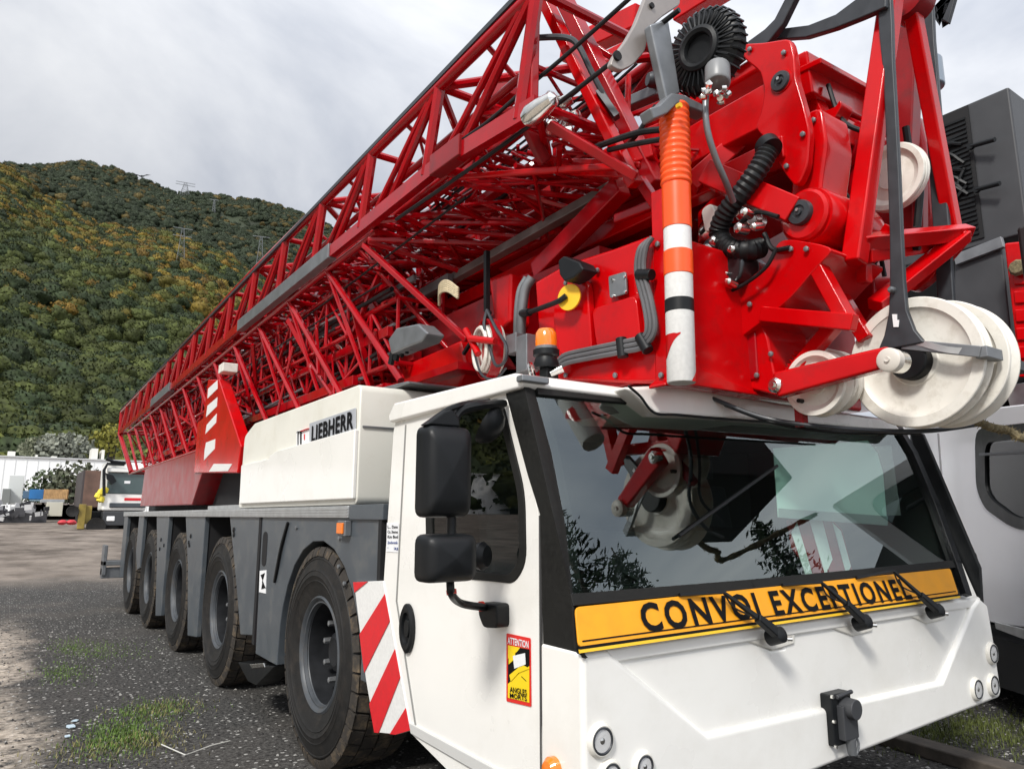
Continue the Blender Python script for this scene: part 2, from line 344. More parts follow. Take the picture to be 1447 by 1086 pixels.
def crown_mesh(seed, leaves=520, conifer=False):
    r_ = random.Random(seed); m = M(); bm = bmesh.new(); bmesh.ops.create_icosphere(bm, subdivisions=3, radius=1)
    off = Vector((seed*7.1, 0, 0))
    for v in bm.verts:
        c = v.co.copy(); k = 1+.42*mnoise.noise(c*1.5+off)+.22*mnoise.noise(c*3.6+off)+.12*mnoise.noise(c*8+off)
        v.co = c*k*.92; v.co.z *= .85
    bm.verts.index_update(); m.add([v.co.copy() for v in bm.verts], [tuple(v.index for v in f.verts) for f in bm.faces]); bm.free()
    base = list(m.v)
    for _ in range(leaves):
        p = Vector(r_.choice(base)); p = p*r_.uniform(.94, 1.16); s = r_.uniform(.04, .10)
        a = Vector([r_.gauss(0, 1) for _ in range(3)]).normalized(); b = a.orthogonal().normalized(); c = a.cross(b)
        m.add([p+b*s, p+c*s, p-b*s*.8, p-c*s*.7], [(0, 1, 2, 3)])
    return m
def leafmat(name, inst=True, col=(.05, .075, .02)):
    ma = bpy.data.materials.new(name); ma.use_nodes = True; t = ma.node_tree; L = t.links; b = t.nodes['Principled BSDF']
    tc = t.nodes.new('ShaderNodeTexCoord'); n = t.nodes.new('ShaderNodeTexNoise'); n.inputs['Scale'].default_value = 3.5; n.inputs['Detail'].default_value = 5
    L.new(tc.outputs['Object'], n.inputs['Vector'])
    mr = t.nodes.new('ShaderNodeMapRange'); mr.inputs[1].default_value = .3; mr.inputs[2].default_value = .7; mr.inputs[3].default_value = .55; mr.inputs[4].default_value = 1.5; L.new(n.outputs[0], mr.inputs[0])
    x = t.nodes.new('ShaderNodeMix'); x.data_type = 'RGBA'; x.blend_type = 'MULTIPLY'; x.inputs[0].default_value = 1
    if inst:
        at = t.nodes.new('ShaderNodeAttribute'); at.attribute_type = 'INSTANCER'; at.attribute_name = 'tint'; L.new(at.outputs['Color'], x.inputs[6])
    else: x.inputs[6].default_value = (*col, 1)
    L.new(mr.outputs[0], x.inputs[7]); L.new(x.outputs[2], b.inputs['Base Color'])
    b.inputs['Roughness'].default_value = .75; b.inputs['Specular IOR Level'].default_value = .2
    return ma
LEAFI = leafmat('forest_leaves')
def forest():
    cc = bpy.data.collections.new('crown_sources')
    for i in range(5):
        o = obj('crown_form', crown_mesh(i+1), LEAFI, sharp=180); COL.objects.unlink(o); cc.objects.link(o)
    pts, rot, sca, tin = [], [], [], []
    rg = random.Random(11)
    def addtree(px, r, s):
        p = hill_point(px, r)
        if p.z < .6: return
        py_n = interp(NEAR, px); h = (p.z-1.5)/r; az, tn = azel(px, py_n); k = h/max(tn, .01)
        q = rg.random(); nz = mnoise.noise(p*.018)+.6*mnoise.noise(p*.06)
        if r > RN+15:
            c = Vector((.030, .040, .022)) if q < .84-.5*nz*.5 else Vector((.085, .065, .022))
            c = c*rg.uniform(.75, 1.25)
        else:
            autumn = max(0, min(1, (k-.50)*2.2+nz*.9)) * max(0, 1-max(0, px-330)/500)
            if q < autumn*.68: c = Vector(rg.choice([(.17, .105, .018), (.19, .135, .025), (.12, .10, .02), (.14, .09, .02), (.10, .105, .025), (.09, .10, .02)]))*rg.uniform(.6, 1.05)
            elif q < .6: c = Vector((.052, .063, .017))*rg.uniform(.6, 1.3)
            else: c = Vector((.029, .042, .017))*rg.uniform(.6, 1.2)
            if k < .16 and rg.random() < .4: c = Vector((.10, .11, .025))*rg.uniform(.8, 1.2)
        pts.append(p+Vector((0, 0, s*.45))); rot.append((rg.uniform(-.2, .2), rg.uniform(-.2, .2), rg.uniform(0, 6.28))); sca.append((s*rg.uniform(.85, 1.2), s*rg.uniform(.85, 1.2), s*rg.uniform(.8, 1.25))); tin.append((*c, 1))
    for _ in range(10500):
        px = rg.uniform(-120, 760); r = math.sqrt(rg.uniform(119**2, 428**2)); addtree(px, r, rg.uniform(1.7, 3.9))
    for _ in range(2600):
        px = 723+1033*math.tan(R(rg.uniform(-80, -39))); r = math.sqrt(rg.uniform(119**2, 400**2)); addtree(px, r, rg.uniform(3.5, 6))
    for _ in range(17000):
        px = rg.uniform(-120, 1000); r = rg.uniform(440, 915); addtree(px, r, rg.uniform(2.3, 4.6))
    for _ in range(900):
        px = rg.uniform(760, 1600); r = rg.uniform(119, 430); addtree(px, r, rg.uniform(3, 5))
    me = bpy.data.meshes.new('forest'); n = len(pts); me.vertices.add(n); me.vertices.foreach_set('co', np.array([c for p in pts for c in p], 'f'))
    for nm, ty, key, data in (('rotv', 'FLOAT_VECTOR', 'vector', rot), ('scav', 'FLOAT_VECTOR', 'vector', sca), ('tint', 'FLOAT_COLOR', 'color', tin)):
        a = me.attributes.new(nm, ty, 'POINT'); a.data.foreach_set(key, np.array(data, 'f').ravel())
    me.materials.append(LEAFI)
    o = bpy.data.objects.new('forest', me); COL.objects.link(o); tag(o, None, None, None, 'stuff'); o['label'] = 'mixed green and orange autumn woodland covering the hillside'; o['category'] = 'forest'
    g = bpy.data.node_groups.new('forest_scatter', 'GeometryNodeTree')
    g.interface.new_socket('Geometry', in_out='INPUT', socket_type='NodeSocketGeometry'); g.interface.new_socket('Geometry', in_out='OUTPUT', socket_type='NodeSocketGeometry')
    N = g.nodes; gi, go = N.new('NodeGroupInput'), N.new('NodeGroupOutput')
    ip = N.new('GeometryNodeInstanceOnPoints'); mp = N.new('GeometryNodeMeshToPoints'); ci = N.new('GeometryNodeCollectionInfo')
    ci.inputs['Collection'].default_value = cc; ci.inputs['Separate Children'].default_value = True; ci.inputs['Reset Children'].default_value = True
    def attr(nm):
        a = N.new('GeometryNodeInputNamedAttribute'); a.data_type = 'FLOAT_VECTOR'; a.inputs[0].default_value = nm; return a.outputs[0]
    g.links.new(gi.outputs[0], mp.inputs[0]); g.links.new(mp.outputs[0], ip.inputs['Points']); g.links.new(ci.outputs[0], ip.inputs['Instance'])
    ip.inputs['Pick Instance'].default_value = True
    er = N.new('FunctionNodeEulerToRotation'); g.links.new(attr('rotv'), er.inputs[0]); g.links.new(er.outputs[0], ip.inputs['Rotation']); g.links.new(attr('scav'), ip.inputs['Scale'])
    g.links.new(ip.outputs[0], go.inputs[0])
    md = o.modifiers.new('scatter', 'NODES'); md.node_group = g
forest()
# ---------------- near gravel, grass
def scatter_mesh(name, items, ma, label, cat):
    V, Fc = [], []
    m = M()
    for vs, fs in items: m.add(vs, fs)
    return obj(name, m, ma, label=label, cat=cat, kind='stuff', sharp=25)
def pebble(x, y, z, s, rg):
    k = [s*rg.uniform(.6, 1.2) for _ in range(6)]
    vs = [(x+k[0], y, z), (x-k[1], y, z), (x, y+k[2], z), (x, y-k[3], z), (x, y, z+k[4]*.7), (x, y, z-k[5]*.4)]
    a = rg.uniform(0, 1.5); ca, sa = math.cos(a), math.sin(a)
    vs = [(x+(p[0]-x)*ca-(p[1]-y)*sa, y+(p[0]-x)*sa+(p[1]-y)*ca, p[2]) for p in vs]
    return vs, [(0, 2, 4), (2, 1, 4), (1, 3, 4), (3, 0, 4), (2, 0, 5), (1, 2, 5), (3, 1, 5), (0, 3, 5)]
rg = random.Random(3)
its = []; itd = []
for _ in range(5200):
    y = rg.uniform(1.2, 13)**1.0; x = rg.uniform(-2.6, .55) if rg.random() < .75 else rg.uniform(.5, 5)
    s = rg.choice([.005, .007, .007, .010, .014]); (its if rg.random() < .22 else itd).append(pebble(x, y, s*.2, s*1.2, rg))
for _ in range(2500):
    x = rg.uniform(1.6, 5.5); y = rg.uniform(1.2, 4.5); s = rg.choice([.006, .010, .014]); (its if rg.random() < .3 else itd).append(pebble(x, y, s*.2, s*1.2, rg))
scatter_mesh('gravel', its, mat('pale_pebbles', (.30, .29, .27), .8, var=.3, vs=3), 'small pale pebbles strewn over the dark gravel', 'gravel')
scatter_mesh('dark_gravel', itd, mat('dark_pebbles', (.045, .042, .040), .85, var=.5, vs=3), 'small dark stones lying loose on the yard', 'gravel')
def tuft(name, blobs, n, h, ma, label, cat='grass', lean=.6):
    m = M()
    for _ in range(n):
        cx, cy, sx, sy = rg.choice(blobs); x, y = rg.gauss(cx, sx), rg.gauss(cy, sy); hh = h*rg.uniform(.35, 1.15); a = rg.uniform(0, 6.28); w = rg.uniform(.0018, .004)
        dx, dy = math.cos(a), math.sin(a); L = hh*rg.uniform(.2, lean)
        p0, p1, p2 = Vector((x, y, 0)), Vector((x+dx*L*.4, y+dy*L*.4, hh*.6)), Vector((x+dx*L, y+dy*L, hh)); q = Vector((-dy, dx, 0))*w
        m.add([p0-q, p0+q, p1+q*.7, p1-q*.7, p2], [(0, 1, 2, 3), (3, 2, 4)])
    return obj(name, m, ma, label=label, cat=cat, kind='stuff')
G1 = mat('grass_green', (.10, .17, .028), .7, var=.5, vs=9); G2 = mat('grass_dry', (.20, .18, .07), .8, var=.4, vs=9)
gp = A(165, 1050, Z=0); gq = A(215, 1005, Z=0)
tuft('grass', [(gp.x, gp.y, .13, .22), (gp.x+.05, gp.y+.25, .12, .2), (gq.x, gq.y, .16, .2)], 3000, .026, G1, 'bright green grass tuft in the gravel by the bent wire')
tuft('dry_grass', [(gq.x+.1, gq.y, .16, .18), (gp.x+.2, gp.y-.05, .12, .2), (gp.x-.1, gp.y-.1, .2, .2)], 1100, .030, G2, 'yellowed dry grass stalks around the green tuft', lean=1.2)
gp = A(100, 915, Z=0); gq = A(92, 950, Z=0)
tuft('grass', [(gp.x, gp.y, .12, .35), (gq.x, gq.y, .12, .3), (gp.x+.3, gp.y-.5, .2, .4)], 1900, .022, G1, 'low green weeds growing through the gravel farther back')
gp = A(1420, 1045, Z=0)
tuft('grass', [(gp.x, gp.y, .35, .25), (gp.x+.3, gp.y+.1, .3, .3), (gp.x-.2, gp.y+.3, .3, .1)], 3400, .04, mat('weed_green', (.085, .105, .02), .7, var=.5, vs=9), 'green and yellow weeds by the timber under the crane bumper')
m = M(); m.bar(A(1215, 1030, Z=.04), A(1500, 1112, Z=.04), .16, .08)
obj('timber_beam', m, WOOD, bev=.012, label='long weathered timber beam lying on the ground in front of the white crane', cat='timber')
m = M(); m.path([A(228, 1051, Z=.02), A(262, 1066, Z=.012), A(300, 1052, Z=.03), A(325, 1046, Z=.02)], .004, 6)
obj('bent_wire', m, mat('pale_wire', (.55, .54, .5), .5), label='thin bent white wire lying on dark gravel beside the grass', cat='wire')
m = M()
for px, py, w in ((100, 1026, .05), (95, 1040, .03), (106, 1018, .025)):
    c = A(px, py, Z=.008); m.prism([c+Vector((rg.uniform(.5, 1)*w*math.cos(k), rg.uniform(.7, 1)*w*math.sin(k), 0)) for k in (0, 1.1, 2.2, 3.3, 4.4, 5.3)], (0, 0, .006))
obj('paper_scrap', m, mat('pale_blue_paper', (.45, .55, .62), .7), label='crumpled pale blue paper scrap on the gravel at the sand edge', cat='litter', group='paper scraps')
# ============================================================ THE WHITE AND RED MOBILE CRANE
crane = thing('mobile_crane', 'large mobile crane in front with orange sign, white cab and folded red lattice boom', 'crane', (1.5, 8, 0))
K = lambda name, m, ma, bev=0., par=None, **k: obj(name, m, ma, par or crane, bev, **k)
# ---------------- wheels
def wheel_meshes():
    t = M()
    prof = [(.335, .045), (.345, .02), (.37, .012), (.41, -.004), (.44, -.012), (.443, -.015), (.447, -.012), (.47, -.018), (.475, -.022), (.482, -.018), (.505, -.0155), (.508, -.019), (.512, -.015), (.53, -.012), (.575, .0), (.578, -.003), (.585, -.003), (.588, .002), (.615, .018), (.628, .04),
            (.628, .37), (.615, .392), (.575, .41), (.47, .428), (.41, .414), (.345, .39), (.335, .365)]
    t.ring(prof, (0, 0, 0), n=72)
    tr = M(); nb = 38
    for k in range(nb):
        for row, (x0, x1, so) in enumerate(((.012, .098, 0), (.108, .195, .5), (.207, .294, 0), (.304, .392, .5))):
            a0 = (k+so+.05)/nb*2*math.pi; a1 = (k+so+.90)/nb*2*math.pi; sk = (.12 if row < 2 else -.12)/nb*2*math.pi
            vs = []
            for a, (x) in ((a0, x0), (a0+sk, x1), (a1+sk, x1), (a1, x0)):
                for r in (.61, .662):
                    rr = r - (.012 if (row == 0 and x == x0) or (row == 3 and x == x1) else 0); vs.append((x + (0.01 if (r > .65 and x == x0 and row == 0) else 0), rr*math.cos(a), rr*math.sin(a)))
            tr.add(vs, [(0, 2, 4, 6), (1, 7, 5, 3), (0, 1, 3, 2), (2, 3, 5, 4), (4, 5, 7, 6), (6, 7, 1, 0)])
            if row == 0:
                tr.add([(x, r*math.cos(a), r*math.sin(a)) for a in (a0, a1) for x, r in ((.016, .655), (.004, .628), (-.002, .597), (.02, .597))], [(0, 1, 2, 3), (7, 6, 5, 4), (0, 4, 5, 1), (1, 5, 6, 2), (2, 6, 7, 3), (3, 7, 4, 0)])
    r = M()
    r.ring([(.345, .030), (.350, .018), (.338, .010), (.322, .022), (.312, .045), (.300, .060), (.305, .08), (.33, .08)], (0, 0, 0), n=56)
    r.ring([(.312, .046), (.318, .030), (.306, .030), (.300, .05)], (0, 0, 0), n=56)
    h = M()
    h.lathe([(.29, .29), (.26, .265), (.20, .25), (.155, .25), (.14, .22), (.125, .19), (.115, .13), (.085, .115), (.07, .12), (.0, .12)], (0, 0, 0), n=40)
    h.lathe([(.295, .31), (.295, .30), (0.0, .30)], (0, 0, 0), n=40)
    h.ring([(.299, .062), (.290, .12), (.290, .31), (.32, .31), (.32, .07)], (0, 0, 0), n=56)
    b = M()
    for k in range(10):
        a = k/10*2*math.pi+.2; o = (.24, .214*math.cos(a), .214*math.sin(a))
        b.lathe([(.024, 0), (.024, -.02), (.019, -.024), (.019, -.11), (.008, -.115)], o, n=6)
    return t, tr, r, h, b
wt, wtr, wr, wh, wb = wheel_meshes(); GAL_ = mat('nut_steel', (.30, .31, .32), .3, metal=.6)
WY = [4.58, 7.18, 9.22, 11.28, 13.05]
proto = obj('wheel', wh, mat('hub_dark', (.016, .017, .019), .45, spec=.2, var=.3, vs=10)); ch = [obj('tyre', wt, RUB), obj('tyre_tread', wtr, TREAD), obj('rim', wr, RIM), obj('wheel_nuts', wb, GAL_)]
for c in ch: c.parent = proto
first = True
for side in (0, 1):
    for wy in WY:
        if first: w, cs = proto, ch; first = False
        else:
            w = proto.copy(); COL.objects.link(w); cs = []
            for c in ch:
                d = c.copy(); COL.objects.link(d); d.parent = w; cs.append(d)
        w.parent = crane; w.matrix_parent_inverse = Matrix.Translation(-crane.location)
        w.location = (.02 if side == 0 else 2.93, wy, .648); w.rotation_euler = (rg.uniform(0, 6.28) , 0, 0 if side == 0 else math.pi)
# ---------------- chassis
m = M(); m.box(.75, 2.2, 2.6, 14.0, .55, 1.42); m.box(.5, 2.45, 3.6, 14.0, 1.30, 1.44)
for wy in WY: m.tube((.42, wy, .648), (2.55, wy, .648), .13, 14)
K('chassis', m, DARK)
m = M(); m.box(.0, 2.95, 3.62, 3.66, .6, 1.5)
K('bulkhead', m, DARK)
# side fender panel around the front wheel (arch), with slot panel behind it
arch = [(0, 4.58+.80*math.cos(a), .60+.80*math.sin(a)) for a in [R(d) for d in range(-2, 183, 10)]]
pl = [(0, 3.72, 1.50), (0, 3.72, 1.15), (0, 4.0, .60)]
outer = [Vector((0.012, 3.63, 1.50)), Vector((0.012, 3.63, .62)), Vector((.012, 3.86, .62))]
outer += [Vector((.012, 4.58-.74*math.cos(a), .58+.76*math.sin(a))) for a in [R(d) for d in (12, 25, 40, 55, 70, 85, 100, 115, 130, 145, 158, 168)]]
outer += [Vector((.012, 5.33, .46)), Vector((.012, 5.86, .46)), Vector((.012, 5.90, 1.50))]
m = M().prism(outer, (.10, 0, 0)); fend = K('fender_panel', m, GREY, .008)
m = M()
for i, a in enumerate([R(d) for d in (10, 25, 40, 55, 70, 85, 100, 115, 130, 145, 160)]):
    if i == 0: pa = a; continue
    q = [(.10, 4.58-.77*math.cos(t), .58+.79*math.sin(t)) for t in (pa, a)]; m.add([q[0], q[1], (.62, q[1][1], q[1][2]), (.62, q[0][1], q[0][2])], [(0, 1, 2, 3)]); pa = a
K('wheel_arch_liner', m, DARK, par=fend)
m = M(); c = A(374, 775, X=.011)
m.prism(rounded([(.009, c.y-.06, c.z+.13), (.009, c.y+.06, c.z+.13), (.009, c.y+.06, c.z-.13), (.009, c.y-.06, c.z-.13)], .06), (.012, 0, 0)); K('slot', m, DARK, par=fend)
m = M(); m.path(smooth([A(407, 738, X=.004), A(398, 770, X=.0), A(392, 800, X=.0), A(388, 822, X=.004)]), .012, 6); K('seal_strip', m, BLK, par=fend)
m = M(); m.box(.006, .06, 5.895, 5.955, .52, 1.484); K('panel_gap', m, DARK, par=fend)
m = M(); m.prism(poly([(367, 806), (376, 805), (375, 838), (366, 836)], X=.008), (.004, 0, 0)); lab = K('sticker', m, PAPER, par=fend)
m = M(); m.prism(poly([(368, 812), (374, 809), (370, 822), (375, 830), (369, 832), (371, 820)], X=.005), (.003, 0, 0)); K('print', m, INK, par=lab)
m = M()
for px, py in ((480, 800), (488, 824), (481, 760), (420, 745)): m.lathe([(.014, 0), (.014, -.012), (.006, -.016)], A(px, py, X=.012), n=8)
K('bolts', m, STEEL, par=fend)
# amber side lamp
m = M(); c = A(488.5, 746, X=.0); m.box(-.03, .012, c.y-.062, c.y+.062, c.z-.045, c.z+.045); sl_ = K('side_lamp', m, STEEL, .006)
m = M(); m.box(-.042, -.028, c.y-.045, c.y+.045, c.z-.032, c.z+.032); K('lens', m, AMBER, .005, par=sl_)
# blades between the wheels
def blade(y0, y1, yb0, yb1, zb, d=.5, x=.012):
    return M().prism([(x, y0, 1.5), (x, y1, 1.5), (x, yb1, zb), (x, yb0, zb)], (d, 0, 0))
for args in ((5.97, 6.94, 5.97, 6.32, .54), (7.93, 8.94, 7.93, 8.35, .27), (9.95, 10.9, 9.98, 10.35, .25), (12.0, 12.5, 12.0, 12.25, .7), (13.75, 14.2, 13.75, 14.2, .45)):
    y0, y1, yb0, yb1, zb = args
    m = M().prism([(.012, y0, 1.5), (.012, y1, 1.5), (.012, min(y1, yb1+.25), .95), (.012, yb1, zb), (.012, yb0, zb+.04)], (.05, 0, 0)); K('mudguard', m, GREY, .008); K('mudguard_back', M().prism([(.063, y0+.01, 1.5), (.063, y1-.01, 1.5), (.063, min(y1-.01, yb1+.24), .95), (.063, yb1-.01, zb+.01), (.063, yb0+.01, zb+.05)], (.4, 0, 0)), DARK)
m = M()
for px, py in ((228, 762), (232, 770), (226, 775), (270, 757), (268, 770), (267, 766), (331, 748), (331, 755)): m.lathe([(.022, 0), (.022, -.01), (.01, -.012)], A(px, py, X=.012), n=8)
K('mudguard_bolt', m, DARK)
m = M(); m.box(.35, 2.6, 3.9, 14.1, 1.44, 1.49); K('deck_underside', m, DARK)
# foot step below the slot panel
m = M(); m.prism(poly([(336, 935), (388, 941), (362, 968), (350, 962)], X=.0), (.16, 0, 0)); K('folding_step', m, BLK, .006)
m = M(); m.prism(poly([(352, 938), (372, 936), (374, 942), (356, 944)], X=-.005), (.03, 0, 0)); K('step_bracket', m, CHROME, .004)
m = M(); m.prism(poly([(362, 846), (367, 846), (364, 905), (358, 905)], X=.03), (.01, 0, 0)); K('marker_stripe', m, TRED)
# deck edge
m = M(); m.box(-.012, .3, 4.07, 14.15, 1.485, 1.555); K('deck_edge', m, ALU, .004)
m = M()
for z in (1.503, 1.520, 1.537): m.box(-.016, -.011, 4.07, 14.1, z-.0035, z+.0035)
K('deck_edge_ribs', m, ALU)
m = M(); m.box(-.005, .4, 3.60, 4.065, 1.475, 1.56); K('deck_end', m, GREY, .005)
m = M(); m.box(.28, 2.7, 3.7, 14.1, 1.495, 1.545); K('deck_plate', m, NBLK)
# rear outrigger bits
m = M(); c = A(158, 795, X=-.1); m.box(-.25, .1, 14.2, 14.5, .66, .74); m.box(-.25, -.19, 14.2, 14.5, .5, 1.0); m.box(-.25, .2, 14.25, 14.45, .45, .62); K('rear_outrigger', m, STEEL, .01)
m = M(); m.box(.3, 2.7, 14.1, 14.5, .5, 1.5); K('rear_crossbeam', m, GREY, .01)
# ---------------- striped plate behind the door
sp_out = poly([(500, 822), (541, 820), (580, 1031), (560, 1037), (530, 1034), (517, 960)], X=-.006)
m = M().prism(sp_out, (.03, 0, 0)); sp = K('striped_plate', m, TWHITE, .003)
def clip_poly(poly_, p, n):                       # Sutherland-Hodgman against a half plane in (y, z)
    out = []
    for i in range(len(poly_)):
        a, b = poly_[i], poly_[(i+1) % len(poly_)]; da = (a[0]-p[0])*n[0]+(a[1]-p[1])*n[1]; db = (b[0]-p[0])*n[0]+(b[1]-p[1])*n[1]
        if da >= 0: out.append(a)
        if da*db < 0: t = da/(da-db); out.append((a[0]+(b[0]-a[0])*t, a[1]+(b[1]-a[1])*t))
    return out
def band(pa, pb, pc, pd, name='stripe'):          # stripe between two pixel lines, cut to the plate
    yz = [(v.y, v.z) for v in sp_out]
    a, b, c_, d = [A(*p, X=-.006) for p in (pa, pb, pc, pd)]
    def side(p, q, r_):
        n = (-(q.z-p.z), q.y-p.y); s_ = (r_.y-p.y)*n[0]+(r_.z-p.z)*n[1]
        return (p.y, p.z), (n if s_ > 0 else (-n[0], -n[1]))
    yz = clip_poly(yz, *side(a, b, c_)); 
    if len(yz) > 2: yz = clip_poly(yz, *side(c_, d, a))
    if len(yz) > 2: K(name, M().prism([(-.008, y, z) for y, z in yz], (-.003, 0, 0)), TRED, par=sp)
band((500, 838), (528, 815), (480, 815), (500, 800))
band((505, 902), (545, 838), (513, 955), (552, 876))
band((520, 1000), (560, 914), (528, 1055), (568, 952))
band((552, 1036), (577, 995), (580, 1060), (600, 1030))
# ---------------- cab
TOPZ = 2.02
def C(name, m, ma, bev=0., **k): return K(name, m, ma, bev, **k)
WPB, WPT = Vector((0, 1.965, 1.055)), Vector((0, 2.31, 2.02)); WS = (WPT-WPB).normalized(); WN = Vector((0, -WS.z, WS.y))
def G(x, y, off=0.): return AP(x, y, WPB+WN*off, WN)
# lower solid body (side walls, floor) behind the front panel
m = M(); m.prism([(.03, 2.02, .56), (.03, 2.02, 1.0), (.03, 3.5, 1.0), (.03, 3.5, .66), (.03, 3.25, .60), (.03, 2.2, .56)], (2.86, 0, 0)); C('cab_floor', m, DARK)
# door side: one skin with a window opening
door_out = rounded(poly([(560, 592), (712, 551), (715, 560), (748, 670), (761, 726), (765, 1000)], X=0) + [Vector((0, 2.185, .34)), Vector((0, 2.5, .36))] + poly([(578, 1033), (542, 822), (556, 608)], X=0), .02, 2)
win_hole = rounded(poly([(600, 604), (640, 578), (703, 563), (712, 572), (742, 695), (744, 795), (728, 824), (604, 812)], X=0), .07, 4)
m = M().holed(door_out, [win_hole], (.05, 0, 0)); door = C('door', m, WHITE, .008)
m = M(); rim_in = rounded(poly([(608, 614), (645, 588), (698, 573), (705, 582), (733, 697), (735, 788), (722, 812), (612, 801)], X=0), .06, 4)
ro = [p+Vector((-.006, 0, 0)) for p in win_hole]; ri = [p+Vector((-.006, 0, 0)) for p in rim_in]
m.holed(ro, [ri], (.03, 0, 0)); obj('window_seal', m, TRIM, door, .003)
m = M().prism([p+Vector((.004, 0, 0)) for p in rim_in], (.006, 0, 0)); obj('window_glass', m, SGLASS, door)
m = M(); hc = A(577, 887, X=-.004); m.lathe([(.115, 0), (.115, -.012), (.10, -.02), (.075, -.016), (.068, .002), (.045, .0), (.04, -.012), (.0, -.012)], hc, n=28)
for i, v in enumerate(m.v): m.v[i] = (v[0], hc.y+(v[1]-hc.y)*.62, v[2])
obj('door_handle', m, BLK, door)
# seams of the door, mouldings
m = M(); m.bar(A(574, 600, X=-.001), A(561, 850, X=-.001), .006, .012); m.bar(A(561, 850, X=-.001), A(590, 1040, X=-.001), .006, .012); obj('door_seam', m, mat('seam', (.25, .25, .24), .7), door)
m = M(); m.bar(A(763, 728, X=-.001), A(765, 1100, X=-.001), .006, .008); obj('door_gap', m, mat('gap_dark', (.08, .08, .08), .7), door)
m = M(); m.prism(poly([(577, 1020), (700, 1086), (760, 1112), (765, 1135), (690, 1100), (580, 1036)], X=-.012), (.02, 0, 0)); obj('sill_trim', m, mat('sill_white', (.55, .55, .53), .45), door, .004)
# cab side between door and front, black corner pillar
m = M(); m.prism([(0, 2.18, .34), (0, 1.99, .34), (0, 1.99, 1.03), (0, 2.18, 1.035)], (.05, 0, 0)); C('corner_panel', m, WHITE, .006)
pil_s = poly([(714, 551), (716, 561), (746, 672), (763, 726), (768, 915)], X=-.008)
pil_f = [G(752, 549, .012), G(776, 637, .012), G(795, 735, .012), G(806, 835, .012), G(812, 916, .012)]
m = M(); vs = pil_s + [v for v in pil_f]; c0 = [Vector((-.01, WPB.y+(v.z-WPB.z)/WS.z*WS.y-.012, v.z)) for v in pil_s]
vs = pil_s + c0 + pil_f
fs = [(i, i+1, 5+i+1, 5+i) for i in range(4)] + [(5+i, 5+i+1, 10+i+1, 10+i) for i in range(4)]
ins = [v+Vector((.10, .06, 0)) for v in vs]; n = len(vs); m.add(vs+ins, fs+[tuple(j+n for j in reversed(f)) for f in fs]+[(4, 9, 9+n, 4+n), (9, 14, 14+n, 9+n), (0, 5, 5+n, n), (5, 10, 10+n, 5+n), (0, 1, 1+n, n), (1, 2, 2+n, 1+n), (2, 3, 3+n, 2+n), (3, 4, 4+n, 3+n)] + [(10+i, 11+i, 11+i+n, 10+i+n) for i in range(4)])
C('corner_pillar', m, TRIM, .004)
# windscreen
gl = [G(750, 547), G(790, 551), G(1268, 606), G(1287, 640), G(1318, 715), G(1344, 798), G(808, 852), G(792, 730), G(774, 640)]
m = M().prism([p-WN*.004 for p in gl], WN*.006); ws = C('windscreen', m, GLASS)
def frame_strip(name, px, w, ma=TRIM, off=.006, par=None, h=.02):
    m = M(); P = [G(*p, off) for p in px]
    for a, b in zip(P, P[1:]): m.bar(a, b+(b-a).normalized()*w*.3, w, h, up=WN)
    return obj(name, m, ma, par or ws, .003)
frame_strip('lower_frame', [(806, 848), (1060, 826), (1345, 797)], .042)
frame_strip('right_frame', [(1266, 600), (1290, 640), (1321, 712), (1350, 792), (1364, 836)], .06, BLK, .01, h=.035)
frame_strip('upper_frame', [(758, 553), (900, 567), (1270, 609)], .035)
m = M().prism([G(*p, -.03) for p in ((1093, 633), (1226, 622), (1240, 640), (1248, 668), (1254, 742), (1100, 730))], -WN*.004); o_ = C('pane_stand_in', m, mat('pane_stand_in_green', (.50, .66, .60), .6)); m = M().prism([G(*p, -.028) for p in ((1100, 718), (1254, 729), (1254, 742), (1100, 731))], WN*.002); obj('pane_stand_in_edge', m, mat('pane_edge_grey', (.2, .25, .24), .6), o_)  # added sheet, its colour stands in for the bright far window seen through
m = M().prism([G(*p, -.10) for p in ((1112, 735), (1150, 708), (1190, 748), (1206, 812), (1150, 812), (1120, 775))], -WN*.006); o_ = C('striped_reflection_board', m, DRED); C('sun_blind_rod', M().tube(G(1098, 658, .02), G(960, 757, .02), .008, 8), BLK)  # added board, painted to imitate a striped reflection in the windscreen
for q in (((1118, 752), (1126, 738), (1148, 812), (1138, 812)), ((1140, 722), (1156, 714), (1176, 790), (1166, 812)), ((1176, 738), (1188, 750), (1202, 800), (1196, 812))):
    m = M().prism([G(*p, -.098) for p in q], WN*.002); obj('white_stripe', m, TWHITE, o_)  # stripes of the painted reflection
# sign board
sg = [G(811, 858, .016), G(1341, 803, .016), G(1353, 840, .016), G(816, 915, .016)]
m = M().prism(rounded(sg, .02, 3), WN*.008)
sign = C('sign_board', m, SORANGE, .002)
u_ = (sg[2]-sg[3]); nb_ = WN
for a, b in ((sg[3]+Vector((.02, 0, 0))+WS*.018, sg[2]+Vector((-.02, 0, 0))+WS*.018),):
    m = M().bar(a+WN*.009, b+WN*.009, .005, .002, up=WN); obj('border_line', m, INK, sign)
m = M().bar(sg[3]-WS*.012+WN*.006, sg[2]-WS*.012+WN*.006, .012, .006, up=WN); obj('yellow_edge', m, YEL, sign)
m = M().bar(sg[3]-WS*.002+WN*.004, sg[2]-WS*.002+WN*.004, .010, .012, up=WN); obj('black_edge', m, INK, sign)
bl, br = G(911, 894, .026), G(1290, 846, .026)
text('lettering', 'CONVOI EXCEPTIONEL', bl, br, (G(911, 850, .026)-bl).length*.92, WN, INK, sign, bold=.032, sp=1.25)
